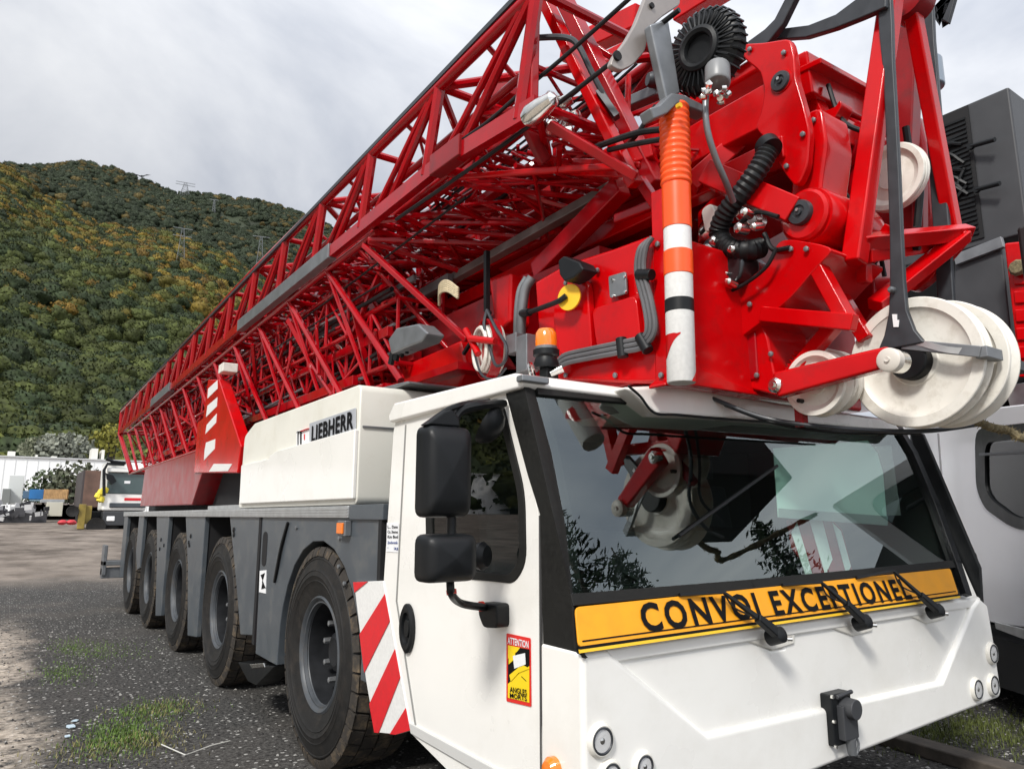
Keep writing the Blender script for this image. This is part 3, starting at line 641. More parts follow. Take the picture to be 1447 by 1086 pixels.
# wipers
for (p0, p1, p2, p3) in (((1101, 897), (1070, 872), (1022, 836), (960, 836)), ((1223, 878), (1195, 852), (1160, 822), (1105, 822)), ((1326, 862), (1300, 840), (1262, 806), (1210, 812))):
    a, b, c_ = G(*p0, .06), G(*p1, .075), G(*p2, .06); m = M()
    m.bar(a, b, .045, .03, up=WN, w2=.03); m.bar(b, c_, .026, .016, up=WN, w2=.014, h2=.012); wp = C('wiper', m, BLK, .005)
    m = M(); m.lathe([(.032, -.05), (.032, .015), (.022, .022), (.0, .024)], a, axis=WN, n=16); obj('wiper_pivot', m, BLK, wp)
    m = M(); m.bar(c_, G(p3[0], p3[1]+4, .03), .012, .014, up=WN); m.path(smooth([c_, G((p2[0]+p1[0])/2-8, (p2[1]+p1[1])/2+4, .055), b]), .004, 5); obj('wiper_blade', m, BLK, wp)
    m = M(); m.lathe([(.010, 0), (.010, .02), (.004, .022)], a+Vector((.05, -.0, -.02)), axis=(1, -1, 0), n=8); obj('washer_jet', m, CHROME, wp)
# front panel: base skin with a proud surround, headlamps
FY = 1.955
XL, XR = -.015, 2.985
m = M()
# base (recessed) surface
m.prism([(XL+.03, FY+.04, .42), (1.5, FY+.04, .48), (XR-.03, FY+.04, .53), (XR-.04, FY+.04, 1.03), (XL+.03, FY+.04, 1.03)], (0, .06, 0))
front = C('front_panel', m, WHITE, .01)
inner = [A(866, 924, Y=FY), A(1001, 1038, Y=FY), A(1332, 963, Y=FY), A(1376, 856, Y=FY)]
def dome(x): return .05*max(0., abs((x-1.48)/1.5))**6           # corners sweep back
sur = [Vector((XL, FY, 1.045)), inner[0]+Vector((-.0, 0, .02)), inner[0], inner[1], inner[2], inner[3], Vector((XR-.09, FY, 1.045)), Vector((XR, FY, 1.0)), Vector((XR+.025, FY, .80)), Vector((XR+.045, FY, .53)), Vector((XR+.015, FY, .50)), Vector((1.5, FY, .455)), Vector((XL, FY, .40))]
sur[1] = Vector((inner[0].x-.01, FY, 1.045))
m = M().prism(sur, (0, .06, 0)); obj('bumper_surround', m, WHITE, front, .022, seg=4)
# corner returns (sides of the bumper)
m = M(); m.prism([(XL, FY+.03, 1.045), (XL, FY+.03, .40), (XL, 2.19, .36), (XL, 2.19, 1.045)], (.06, 0, 0)); obj('bumper_side', m, WHITE, front, .012)
m = M(); m.prism([(XR-.0, FY+.03, 1.02), (XR+.04, FY+.03, .53), (XR+.04, 2.6, .53), (XR, 2.6, 1.3)], (-.06, 0, 0)); obj('bumper_side', m, WHITE, front, .012)
# top ledge with the three wiper pockets
ledge = [(XL+.01, FY+.012, 1.042), (XR-.05, FY+.012, 1.042), (XR-.05, FY+.12, 1.075), (XL+.01, FY+.12, 1.075)]
m = M().prism([Vector(p) for p in ledge], (0, 0, -.05)); obj('scuttle', m, WHITE, front, .012)
m = M()
for px in ((1020, 1098, 1128), (1150, 1212, 1240), (1270, 1318, 1345)):
    z = 1.045; a = A(px[0], 905, Y=FY).x; b = A(px[1], 905, Y=FY).x; c_ = A(px[2], 905, Y=FY).x
    m.prism([(a, FY+.016, z), (b, FY+.016, z-.10), (c_, FY+.016, z-.09), (c_+.02, FY+.016, z)], (0, .03, 0))
obj('wiper_pocket', m, WHITE2, front, .01)
pk = [A(866+6, 924, Y=FY).x, A(1376, 856, Y=FY).x]
m = M()
xs_ = [inner[0].x-.03, .82, .93, 1.03, 1.12, 1.14, 1.42, 1.52, 1.66, 1.70, 2.10, 2.24, 2.45, 2.50, inner[3].x+.03]
zs_ = [1.045, 1.045, .985, .945, .945, 1.045, 1.045, .985, .960, 1.045, 1.045, .99, .97, 1.045, 1.045]
top = [Vector((x, FY+.022, 1.05)) for x in xs_]; bot = [Vector((x, FY+.022, z-.06)) for x, z in zip(xs_, zs_)]
inn = [A(1001, 1038, Y=FY+.022), A(1332, 963, Y=FY+.022)]
blx = [Vector((x, FY+.024, z)) for x, z in zip(xs_, zs_)]
pan = blx + [Vector((inn[1].x+.04, FY+.024, inn[1].z-.03)), Vector((inn[0].x-.02, FY+.024, inn[0].z-.03))]
m = M().prism(pan, (0, .03, 0)); obj('grille_panel', m, WHITE, front, .012, seg=3)
def headlamp(px, py, r):
    c = A(px, py, Y=FY-.002); m = M(); m.ring([(r+.012, .004), (r+.009, -.008), (r+.002, -.016), (r-.003, -.014), (r-.003, .004)], c, axis=(0, 1, 0), n=32); hl = K('headlamp', m, WHITE2)
    m = M(); m.lathe([(r-.003, -.013), (r*.9, -.009), (r*.75, -.004), (r*.5, -.0015), (0, -.001)], c, axis=(0, 1, 0), n=32); obj('reflector', m, LENS, hl)
    m = M(); m.lathe([(r*.34, -.002), (r*.30, -.011), (r*.18, -.015), (0, -.016)], c, axis=(0, 1, 0), n=20); obj('bulb_cap', m, CHROME, hl)
    m = M(); m.ring([(r-.003, -.013), (r-.001, -.017), (r-.006, -.018), (r-.009, -.014)], c, axis=(0, 1, 0), n=32); obj('seal', m, STRAP, hl)
    m = M(); m.lathe([(r*.93, -.014), (r*.7, -.019), (r*.35, -.022), (0, -.023)], c, axis=(0, 1, 0), n=28); obj('cover_glass', m, glass_c, hl)
glass_c = glass('lamp_cover', (.92, .92, .92), 1.45)
for a in ((848, 1045, .045), (861, 1094, .040), (908, 1081, .038), (1400.5, 922.5, .050), (1379, 973, .050), (1402, 967, .050)): headlamp(*a)
m = M(); c = A(779, 1086, X=-.03); m.lathe([(.04, .02), (.04, -.005), (.028, -.02), (0, -.024)], c, n=18); C('indicator', m, AMBER)
# tow coupling
m = M(); c = A(1184, 1012, Y=FY); m.box(c.x-.085, c.x+.065, FY-.03, FY+.03, c.z-.105, c.z+.105); cp = C('tow_socket', m, BLK, .008)
m = M(); m.box(c.x-.05, c.x+.055, FY-.06, FY-.02, c.z-.08, c.z+.06); m.lathe([(.042, -.01), (.046, .08), (.03, .085), (.025, .02), (0, .02)], (c.x+.005, FY-.08, c.z+.045), axis=(0, 1, 0), n=20); m.tube((c.x-.06, FY-.04, c.z+.095), (c.x+.055, FY-.04, c.z+.105), .010, 8); obj('socket_cover', m, mat('grey_rubber', (.04, .042, .046), .5), cp, .01)
m = M(); m.tube((c.x+.01, FY-.045, c.z-.08), (c.x+.015, FY-.045, c.z-.145), .024, 12, .018); m.path(smooth([(c.x+.05, FY-.045, c.z-.07), (c.x+.06, FY-.05, c.z-.11), (c.x+.04, FY-.045, c.z-.15), (c.x+.0, FY-.04, c.z-.12)]), .006, 6); obj('cable_plug', m, STEEL, cp)
m = M()
for dx, dz in ((-.085, .1), (-.085, -.1), (-.085, 0)): m.lathe([(.008, 0), (.008, -.01)], (c.x+dx, FY-.03, c.z+dz), axis=(0, 1, 0), n=8)
obj('bolts', m, CHROME, cp)
# roof, rear wall, right side, header and visor
m = M(); m.prism([(-.03, 2.275, 2.015), (-.03, 2.33, 2.065), (-.03, 3.45, 2.085), (-.03, 3.52, 2.02), (-.03, 3.50, 1.985), (-.03, 2.30, 1.995)], (3.0, 0, 0)); roof = C('roof', m, WHITE, .014, seg=3)
m = M(); m.prism([A(x, y, Y=2.2) for x, y in ((884, 546), (926, 586), (1008, 590), (1180, 603), (1278, 612), (1262, 592), (1110, 570), (960, 543))], (0, .5, 0)); obj('sun_visor', m, WHITE, roof, .02, seg=3)
m = M(); m.path(smooth([A(888, 545, Y=2.18), A(905, 560, Y=2.18), A(925, 583, Y=2.17), A(960, 586, Y=2.17), A(1030, 592, Y=2.17), A(1200, 604, Y=2.17)]), .006, 6); obj('visor_seal', m, BLK, roof)
m = M(); c = A(752, 541, X=-.04); m.box(-.045, .09, 2.255, 2.30, 2.018, 2.045); obj('marker_lamp', m, STEEL, roof, .006)
m = M(); m.box(.02, 2.93, 3.47, 3.53, .62, 2.0); C('rear_wall', m, mat('cab_lining', (.03, .031, .033), .8), .004)
m = M(); m.box(.05, 2.9, 2.38, 3.46, 1.955, 1.98); C('headliner', m, mat('lining', (.03, .03, .03), .9))
rs_o = [Vector((2.93, y, z)) for y, z in ((2.0, 1.02), (2.32, 2.0), (3.5, 2.0), (3.5, .6), (2.0, .6))]
# opening in the far side, seen through the windscreen
def XR_(px, py): return A(px, py, X=2.93)
LIN = mat('dark_lining', (.02, .021, .022), .8)
hole = [Vector((2.93, y, z)) for y, z in ((2.36, 1.50), (2.38, 1.94), (3.18, 1.94), (3.18, 1.50))]
m = M().holed(rs_o, [hole], (.05, 0, 0)); o_ = C('side_wall', m, WHITE, .004); obj('window_glass', M().prism([p+Vector((.03, 0, 0)) for p in hole], (.006, 0, 0)), glass('dark_side_glass', (.30, .33, .32), 1.6), o_)
m = M().holed([p+Vector((-.012, 0, -.0)) for p in rs_o], [[p+Vector((-.012, 0, 0)) for p in hole]], (-.01, 0, 0)); C('side_lining', m, LIN)
m = M(); m.prism([(2.99, 2.30, 2.02), (2.99, 2.22, 2.0), (2.99, 1.98, 1.20), (2.99, 1.99, 1.0), (2.99, 2.2, 1.0), (2.99, 2.2, 1.3)], (.03, 0, 0)); C('side_trim', m, BLK, .006)
# dashboard, seats, wheel
m = M(); m.prism([(.06, 2.0, 1.0), (.06, 2.02, 1.10), (.06, 2.28, 1.13), (.06, 2.42, 1.02), (.06, 2.42, .8), (.06, 2.0, .8)], (2.85, 0, 0)); C('dashboard', m, BLK, .01)
for sx in (.62, 2.15):
    m = M(); m.box(sx-.24, sx+.24, 2.75, 3.2, .95, 1.08); m.prism([(sx-.23, 3.12, 1.05), (sx-.23, 3.24, 1.05), (sx-.20, 3.36, 1.68), (sx-.20, 3.26, 1.70)], (.43, 0, 0)); m.box(sx-.12, sx+.12, 3.26, 3.34, 1.72, 1.88); C('seat', m, mat('seat_cloth', (.04, .042, .05), .9), .03)
m = M(); m.ring([(.21+.014*math.cos(a), .014*math.sin(a)) for a in [i*math.pi/4 for i in range(8)]], (.62, 2.50, 1.18), axis=(0, -.55, 1), n=28); m.bar((.42, 2.5, 1.18), (.82, 2.5, 1.18), .03, .02); m.tube((.62, 2.35, 1.0), (.62, 2.5, 1.17), .03); C('steering_wheel', m, BLK)
# mirrors
def mirror(tl, br, y, name, depth=.10):
    p = [A(tl[0], tl[1], Y=y), A(br[0], tl[1], Y=y), A(br[0], br[1], Y=y), A(tl[0], br[1], Y=y)]; x0, x1 = p[0].x, p[1].x; z1 = (p[0].z+p[1].z)/2; z0 = (p[2].z+p[3].z)/2
    m = M(); nx, nz = 6, 6; 
    pts = rounded([(x0, y, z0), (x1, y, z0), (x1, y, z1), (x0, y, z1)], .035, 4)
    cx, cz = (x0+x1)/2, (z0+z1)/2; vs = []; L = len(pts)
    for k, (s_, dy) in enumerate(((1, .045), (1.0, 0), (.97, -.03), (.88, -.05), (.6, -.062), (.0, -.066))):
        vs += [Vector((cx+(q.x-cx)*s_, y+dy, cz+(q.z-cz)*s_)) for q in pts]
    m.add(vs, [(i*L+j, i*L+(j+1) % L, (i+1)*L+(j+1) % L, (i+1)*L+j) for i in range(5) for j in range(L)] + [tuple(range(L))])
    o = C(name, m, BLK, sharp=60)
    m = M().prism([Vector((cx+(q.x-cx)*.93, y+.046, cz+(q.z-cz)*.93)) for q in pts], (0, .004, 0)); obj('mirror_glass', m, mat('mirror', (.8, .8, .8), .02, metal=1), o)
    return o
mirror((597, 602), (660, 731), 2.30, 'mirror'); mirror((595, 754), (667, 822), 2.28, 'mirror')
yA = 2.30; m = M()
m.path(smooth([A(640, 612, Y=yA), A(643, 592, Y=yA), A(655, 578, Y=yA), A(682, 572, Y=yA), A(712, 570, X=-.02)], 5), .017, 8)
m.path(smooth([A(606, 600, Y=yA), A(628, 582, Y=yA), A(652, 572, Y=yA), A(690, 566, X=-.05)], 4), .012, 8)
m.tube(A(638, 728, Y=yA), A(638, 758, Y=yA), .017, 10)
m.path(smooth([A(636, 820, Y=yA), A(638, 838, Y=yA), A(648, 850, X=-.22), A(665, 855, X=-.15), A(692, 858, X=-.03)], 5), .015, 8)
C('mirror_arm', m, BLK)
m = M(); m.prism([A(600, 600, Y=2.28), A(628, 580, Y=2.28), A(640, 576, Y=2.28), A(650, 590, Y=2.28), A(652, 604, Y=2.28)], (0, .05, 0)); C('mirror_shroud', m, BLK, .01)
m = M(); c = A(700, 868, X=-.02); m.prism(rounded([(-.06, c.y+.06, c.z+.045), (-.06, c.y-.07, c.z+.05), (-.06, c.y-.07, c.z-.04), (-.06, c.y+.03, c.z-.05), (-.06, c.y+.07, c.z)], .02, 3), (.065, 0, 0)); C('mirror_bracket', m, BLK, .008)
m = M(); m.lathe([(.019, -.008), (.019, .008)], A(638, 836, Y=yA), axis=(0, .3, 1), n=12); m.lathe([(.019, -.008), (.019, .008)], A(680, 856, X=-.075), axis=(1, 0, 0), n=12); C('red_collar', m, mat('red_plastic', (.6, .03, .01), .4))
# wide-angle mirror under the arm (bowl)
m = M(); c = A(688, 598, X=-.10); m.lathe([(.085, 0), (.082, -.02), (.06, -.05), (.03, -.065), (0, -.07)], c, axis=(-.6, .6, .5), n=22); C('kerb_mirror', m, BLK)
m = M(); c = A(676, 785, X=-.12); m.lathe([(.05, 0), (.055, .02), (.04, .04), (0, .045)], c, axis=(.5, -.9, 0), n=18); C('round_mirror', m, BLK)
m = M(); m.lathe([(.0, .05), (.055, .045), (.07, .02), (.072, 0), (.06, -.03), (0, -.045)], A(1368, 796, Y=2.2), axis=(.2, -1, 0), n=22)
for i, v in enumerate(m.v): m.v[i] = (v[0], v[1], A(1368, 796, Y=2.2).z+(v[2]-A(1368, 796, Y=2.2).z)*1.25)
C('round_mirror', m, BLK)
# stickers on the door
def PX0(x, y, o=0.): return A(x, y, X=-.002-o)
stp = [(716, 894), (750, 901), (751, 998), (716, 990)]
m = M().prism(rounded([PX0(*p) for p in stp], .006, 3), (-.0015, 0, 0)); st = C('warning_sticker', m, mat('sticker_red', (.68, .02, .015), .4))
m = M().prism([PX0(*p, .0025) for p in ((718, 911), (748, 917), (748, 992), (718, 985))], (-.001, 0, 0)); obj('yellow_field', m, YEL2, st)
sx_ = (A(750, 950, X=0)-A(716, 950, X=0)).normalized()
text('heading', 'ATTENTION', PX0(718, 909, .003), PX0(747.5, 915.5, .003), .026, (-1, 0, 0), PAPER, st, bold=.02)
text('caption', 'ANGLES', PX0(721, 977, .005), PX0(745, 982, .005), .020, (-1, 0, 0), INK, st, bold=.02)
text('caption', 'MORTS', PX0(721, 985, .005), PX0(745, 990, .005), .018, (-1, 0, 0), INK, st, bold=.02)
m = M()
m.prism([PX0(*p, .004) for p in ((718, 930), (731, 920), (735, 914.5), (748, 917), (748, 940), (734, 950), (718, 965))], (-.001, 0, 0)); obj('dark_wedge', m, INK, st)
m = M(); m.prism([PX0(*p, .0055) for p in ((719, 917), (728, 921), (728, 930), (719, 938))], (-.001, 0, 0)); m.prism([PX0(*p, .0055) for p in ((720, 953), (738, 938), (748, 944), (733, 950), (722, 962))], (-.001, 0, 0)); obj('yellow_patch', m, YEL2, st)
m = M(); m.prism([PX0(*p, .007) for p in ((725, 926), (742, 922), (743, 938), (727, 944))], (-.001, 0, 0)); obj('lorry_pictogram', m, PAPER, st)
m = M(); m.bar(PX0(737, 955, .003), PX0(744, 962, .003), .002, .003); obj('small_mark', m, INK, st)
m = M().prism([PX0(*p) for p in ((547, 738), (564, 738), (563, 780), (546, 779))], (-.001, 0, 0)); pn = C('paper_note', m, PAPER)
for i, (s_, y_) in enumerate((('L... Date', 746), ('Ce 3ieme', 753), ('Km Bud', 760), ('2ndweek', 768), ("'   2J", 777))):
    text('handwriting', s_, PX0(548, y_, .002), PX0(562.5, y_, .002), .015, (-1, 0, 0), BLUEI if i > 2 else INK, pn, bold=.02)
# ---------------- white machinery housing with the maker's plate
y0, y1 = 4.05, 6.72
z_ = lambda x, y: A(x, y, X=.02).z
prof = rounded([(.03, y0, 1.56), (.03, y1, 1.56), (.03, y1-.05, 2.20), (.03, y1-.35, 2.285), (.03, y0, 2.285)], .05, 3)
m = M().prism([Vector(p) for p in prof], (1.0, 0, 0)); hou = K('engine_housing', m, mat('housing_white', (.72, .71, .64), .4, var=.03, vs=2, dirt=(.5, .46, .36), dirt_s=3, dirt_amt=.35), .012)
lo = [A(*p, X=.03) for p in ((342, 712), (500, 705), (502, 607), (395, 637), (386, 643), (384, 648), (345, 657))]
m = M().prism([Vector((0.004, v.y if v.y > 4.2 else 4.055, max(v.z, 1.565))) for v in lo], (.03, 0, 0)); K('lower_cover', m, WHITE, .01, par=hou)
m = M(); m.box(.05, 1.0, 4.04, 4.05, 2.02, 2.03); K('seam', m, STEEL, par=hou)
np_ = [A(*p, X=.020) for p in ((437, 598), (502, 576), (502, 608), (437, 629))]
m = M().prism(np_, (.006, 0, 0)); pln = K('name_plate', m, mat('plate_grey', (.40, .42, .45), .4), .002, par=hou)
bl, br = A(440.5, 624.5, X=.018), A(499.5, 605, X=.018); t = text('lettering', 'LIEBHERR', bl, br, (A(440.5, 602, X=.018)-bl).length*.98, (-1, 0, 0), INK, hou, bold=.03, depth=.004, sp=1.1)
m = M(); pa = [A(*p, X=.026) for p in ((419, 609), (437, 604), (437, 627), (419, 631))]; m.prism(pa, (.005, 0, 0)); pc = K('pictogram_plate', m, PAPER, par=hou)
m = M(); m.bar(A(425, 630, X=.022), A(425, 609, X=.022), .02, .004); m.bar(A(420, 611, X=.022), A(426, 609, X=.022), .016, .004); K('pictogram_mast', m, INK, par=hou)
m = M(); m.bar(A(426, 609, X=.022), A(437, 605, X=.022), .022, .004); m.bar(A(430, 613, X=.022), A(430, 621, X=.022), .01, .004); K('pictogram_jib', m, TRED, par=hou)
m = M(); m.path([A(421, 609, X=.02), A(421, 631, X=.02), A(436, 627, X=.02)], .004, 5); K('pictogram_outline', m, INK, par=hou)
m = M(); m.prism([A(*p, X=.3) for p in ((530, 549), (575, 538), (578, 541), (545, 553))], (.4, 0, 0)); K('cover_lid', m, STEEL, .01)
m = M(); m.box(.15, .9, 6.8, 8.5, 1.56, 1.60); K('tool_tray', m, ALU, .005)
m = M(); m.box(.3, 1.0, 3.56, 4.03, 1.6, 2.14); K('air_duct', m, BLK, .02)
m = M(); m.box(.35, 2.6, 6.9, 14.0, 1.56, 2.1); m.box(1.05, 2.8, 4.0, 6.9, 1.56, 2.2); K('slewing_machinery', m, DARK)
# ---------------- red counterweight box and striped outrigger post
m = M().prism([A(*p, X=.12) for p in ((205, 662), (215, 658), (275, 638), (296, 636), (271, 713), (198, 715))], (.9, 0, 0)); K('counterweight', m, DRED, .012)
m = M(); m.prism([A(*p, X=.10) for p in ((294, 536), (309, 536), (322, 575), (340, 630), (335, 668), (274, 668), (279, 596), (287, 590))], (.12, 0, 0)); op = K('outrigger_plate', m, RED, .012)
for q in (((294, 549), (307, 537), (307, 549), (293, 563)), ((293, 573), (307, 561), (306, 574), (291, 589)), ((292, 600), (306, 584), (305, 597), (290, 613)), ((289, 636), (291, 625), (304, 620), (303, 634), (288, 650)), ((302, 655), (328, 655), (322, 665), (295, 666))):
    m = M().prism([A(*p, X=.097) for p in q], (.003, 0, 0)); K('white_stripe', m, TWHITE, par=op)
m = M(); m.box(.09, .25, 8.0, 8.2, A(300, 529, X=.1).z-.05, A(300, 529, X=.1).z+.05); K('lamp_block', m, CREAM, .01, par=op)
# ============================================================ lattice boom
braces = []
def br_(p, q, r): braces.append((Vector(p), Vector(q), r))
def lattice(name, sec, ys, rc, rb, faces=(0, 1, 2, 3), flat=None, lean=False):
    """sec(y) -> 4 corners (TL, BL, BR, TR) as (x, z); ys = node stations"""
    m = M(); N = [[Vector((x, y, z)) for x, z in sec(y)] for y in ys]
    for k in range(4):
        if flat and k in flat:
            for a, b in zip(N, N[1:]): m.bar(a[k], b[k], rc*1.5, rc*2.6)
        else: m.path([n[k] for n in N], rc, 10)
    o = K(name, m, RED2)
    for i in range(len(ys)-1):
        for f in faces:
            a, b = f, (f+1) % 4
            if flat and f == 0:                          # near side: leaning posts with paired diagonals
                A0, B0, A1, B1 = N[i][0], N[i][1], N[i+1][0], N[i+1][1]
                br_(A0, B0+Vector((0, .16, 0)), rb*1.35); br_(A0+Vector((0, .03, 0)), B1-Vector((0, .30, 0)), rb); br_(A0+Vector((0, .10, 0)), B1-Vector((0, .02, 0)), rb*.8)
                br_(A0+Vector((.0, .5, 0)), N[i][2].lerp(N[i+1][2], .5), rb*.6)
                continue
            if lean and f == 0:
                br_(N[i+1][a], N[i][b]-Vector((0, .25, 0)), rb*1.1); br_(N[i+1][a], N[i][b]+Vector((.10, .45, 0)), rb*.8); br_(N[i+1][a], N[i+1][b]+Vector((.3, .1, .35)), rb*.7); br_(N[i+1][a]+Vector((.5, 0, 0)), N[i][b]+Vector((.2, .1, 0)), rb*.8); continue
            br_(N[i][a], N[i][b], rb)                    # post
            if (i+f) % 2: br_(N[i][a], N[i+1][b], rb)
            else: br_(N[i][b], N[i+1][a], rb)
    return o, N
def s_main(y):
    k = max(0, (y-8)/11); zt = 4.13-.25*k; zb = 3.60-.22*k-max(0, (3.4-y))*.14
    return [(.30, zt), (.30, zb), (1.22, zb), (1.22, zt)]
ys = [2.60+1.02*i for i in range(17)]
lattice('lattice_boom', s_main, ys, .037, .027, flat=(1,))
nm = len(braces)
def s_low(y):
    k = max(0, (y-6)/12); zt = 3.53-.22*k; zb = 2.40
    return [(.36, zt), (.46, zb), (1.42, zb), (1.40, zt)]
lattice('lattice_mast', s_low, [ys[0]+1.02*(i+2) for i in range(14)], .026, .024, lean=True)
def s_in(y): return [(.62, 3.12), (.62, 2.62), (1.12, 2.62), (1.12, 3.12)]
lattice('inner_lattice', s_in, [4.8+.5*i for i in range(25)], .024, .016)
def s_in2(y): return [(.50, 3.95), (.50, 3.70), (1.0, 3.70), (1.0, 3.95)]
lattice('jib_section', s_in2, [2.9+.6*i for i in range(24)], .026, .018)
def s_in4(y): return [(.50, 3.40), (.50, 2.95), (.85, 2.95), (.85, 3.40)]
lattice('inner_lattice', s_in4, [5.5+.5*i for i in range(22)], .020, .015)
def s_in5(y): return [(1.0, 3.35), (1.0, 2.55), (1.35, 2.55), (1.35, 3.35)]
lattice('inner_lattice', s_in5, [4.8+.6*i for i in range(20)], .028, .02)
def s_in3(y): return [(1.6, 3.9), (1.6, 2.9), (2.4, 2.9), (2.4, 3.9)]
lattice('far_lattice', s_in3, [3.6+1.3*i for i in range(11)], .035, .022)
for _ in range(300):
    y_ = rg.uniform(5, 15.5); a = Vector((rg.uniform(.40, 1.3), y_, rg.choice([2.45, 3.45]))); br_(a, Vector((rg.uniform(.40, 1.3), y_+rg.uniform(-.7, .9), rg.uniform(2.5, 3.45))), rg.choice([.009, .012, .016]))
for _ in range(90):
    y_ = rg.uniform(3.0, 14); a = Vector((rg.uniform(.40, 1.2), y_, 3.62)); br_(a, Vector((rg.uniform(.40, 1.2), y_+rg.uniform(-.7, .7), rg.uniform(3.7, 4.08))), rg.choice([.009, .012, .016]))
for _ in range(60):
    y_ = rg.uniform(2.8, 6); br_((rg.uniform(.35, .7), y_, rg.uniform(3.45, 3.58)), (1.2, y_+rg.uniform(-.8, .8), rg.uniform(3.35, 3.56)), rg.choice([.009, .013, .018]))
# the largest in view are parts, the remainder one part
def size(b): 
    mid = (b[0]+b[1])/2; return b[2]/((mid-CAM).length)
order = sorted(range(len(braces)), key=lambda i: -size(braces[i])*(2 if i < nm else 1)*(1 if braces[i][0].x < 1.25 else .3))
for i in order[:90]:
    p, q, r = braces[i]; K('brace', M().tube(p, q, r, 8), RED2)
m = M()
for i in order[90:]:
    p, q, r = braces[i]; m.tube(p, q, r, 6)
K('lattice_bracing', m, RED2, kind='stuff')
# tail frame
T = s_main(ys[-1]); Ye = ys[-1]; m = M()
for a, b in ((0, 1), (1, 2), (2, 3), (3, 0), (0, 2)): m.tube((T[a][0], Ye, T[a][1]), (T[b][0], Ye, T[b][1]), .04)
m.tube((.30, Ye, T[1][1]), (.46, 17.6, 2.42), .05); m.tube((1.2, Ye, T[1][1]), (1.42, 17.6, 2.42), .05); m.tube((.46, 17.6, 2.42), (1.42, 17.6, 2.42), .05)
K('tail_frame', m, RED2)
# black guard strip on the top chord, grey protection plates on the lower chord
m = M(); m.bar((.272, 2.3, 4.178), (.272, 18.9, 3.92), .025, .03); K('edge_guard', m, STRAP)
def chordz(y): return s_main(y)[1][1]
def wrap(y0, y1, ma, name, w=.075, h=.125):
    m = M(); m.bar((.295, y0, chordz(y0)), (.295, y1, chordz(y1)), w, h); K(name, m, ma, .006)
ya, yb = A(470, 368, X=.3).y, A(340, 468, X=.3).y; wrap(ya, yb, STRAP if False else STEEL, 'chord_sleeve')
ya, yb = A(243, 547, X=.3).y, A(217, 567, X=.3).y; wrap(ya, yb, STEEL, 'chord_sleeve', .09, .14)
ya, yb = A(658, 216, X=.3).y, A(616, 244, X=.3).y; wrap(ya, yb, DRED, 'chord_joint', .085, .13)
# lower side chord rails and the grey diagonal bar below
m = M(); m.bar(A(892, 250, X=1.08), A(560, 440, X=.98), .075, .06); K('grey_rail', m, mat('rail_grey', (.17, .155, .15), .35, metal=.4, var=.2), .006)
m = M(); m.bar((.95, 4.6, 3.28), (.95, 16, 3.1), .05, .08); m.bar((.75, 4.8, 3.30), (.75, 15, 3.15), .03, .05); K('grey_rail', m, STEEL, .004)
# hoses and ropes running through the boom
m = M()
for k in range(16):
    x = rg.uniform(.45, 1.15); z = rg.uniform(2.5, 3.9); y_ = rg.uniform(2.8, 4.0) if z > 3.4 else rg.uniform(4.8, 5.6); L_ = rg.uniform(5, 13)
    m.path(smooth([(x+rg.uniform(-.05, .05), y_+L_*t, z+rg.uniform(-.06, .06)-.1*math.sin(t*3)) for t in (0, .2, .4, .6, .8, 1)], 4), rg.choice([.009, .013, .02]), 6)
K('hose', m, HOSE)
m = M()
for k in range(20):
    x = rg.uniform(.5, 1.1); z = rg.uniform(2.5, 3.4); y_ = rg.uniform(4.8, 7); m.path(smooth([(x+rg.uniform(-.03, .03), y_+rg.uniform(6, 12)*t, z+rg.uniform(-.08, .08)) for t in (0, .3, .6, 1)], 4), .013, 6)
K('steel_rope', m, STEEL)
m = M()
for k in range(44):
    x = rg.uniform(.5, 1.1); y_ = rg.uniform(4.8, 14); z = rg.uniform(2.5, 3.2)
    m.bar((x, y_, z), (x+rg.uniform(-.3, .3), y_+rg.uniform(-.5, .8), z+rg.uniform(.2, .8)), rg.uniform(.02, .05), rg.uniform(.02, .06))
K('tie_plate', m, RED2)
m = M()
for k in range(22):
    x = rg.uniform(.5, 1.1); y_ = rg.uniform(3.0, 13); z = rg.uniform(3.3, 3.9) if y_ < 5 else rg.uniform(2.6, 3.9); m.lathe([(.02, 0), (.03, .02), (.03, .09), (0, .1)], (x, y_, z), axis=(rg.uniform(-1, 1), rg.uniform(-1, 1), rg.uniform(-1, 1)), n=10)
K('pipe_coupling', m, CHROME)
m = M()
for x, z, w, h in ((.55, 3.66, .04, .07), (.80, 3.62, .07, .05), (1.05, 3.66, .05, .09), (.66, 3.30, .05, .09), (.95, 3.20, .06, .12), (.60, 2.85, .05, .08), (.85, 2.70, .08, .08), (1.15, 3.02, .10, .14), (1.30, 3.45, .08, .14), (.50, 2.52, .05, .08)):
    m.box(x, x+w, rg.uniform(2.7, 3.3) if z > 3.35 else rg.uniform(4.8, 5.4), rg.uniform(14, 17), z, z+h)
K('box_rail', m, RED2, .006)
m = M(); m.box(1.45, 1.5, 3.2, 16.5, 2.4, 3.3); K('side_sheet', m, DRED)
m = M(); m.box(.62, 1.3, 3.9, 15.5, 2.42, 2.47); K('walkway_plate', m, RED2)
# ============================================================ red superstructure above the cab
def beam(name, p, q, w, h=None, ma=RED, bev=.008, up=(0, 0, 1), **k):
    return K(name, M().bar(p, q, w, h, up), ma, bev, **k)
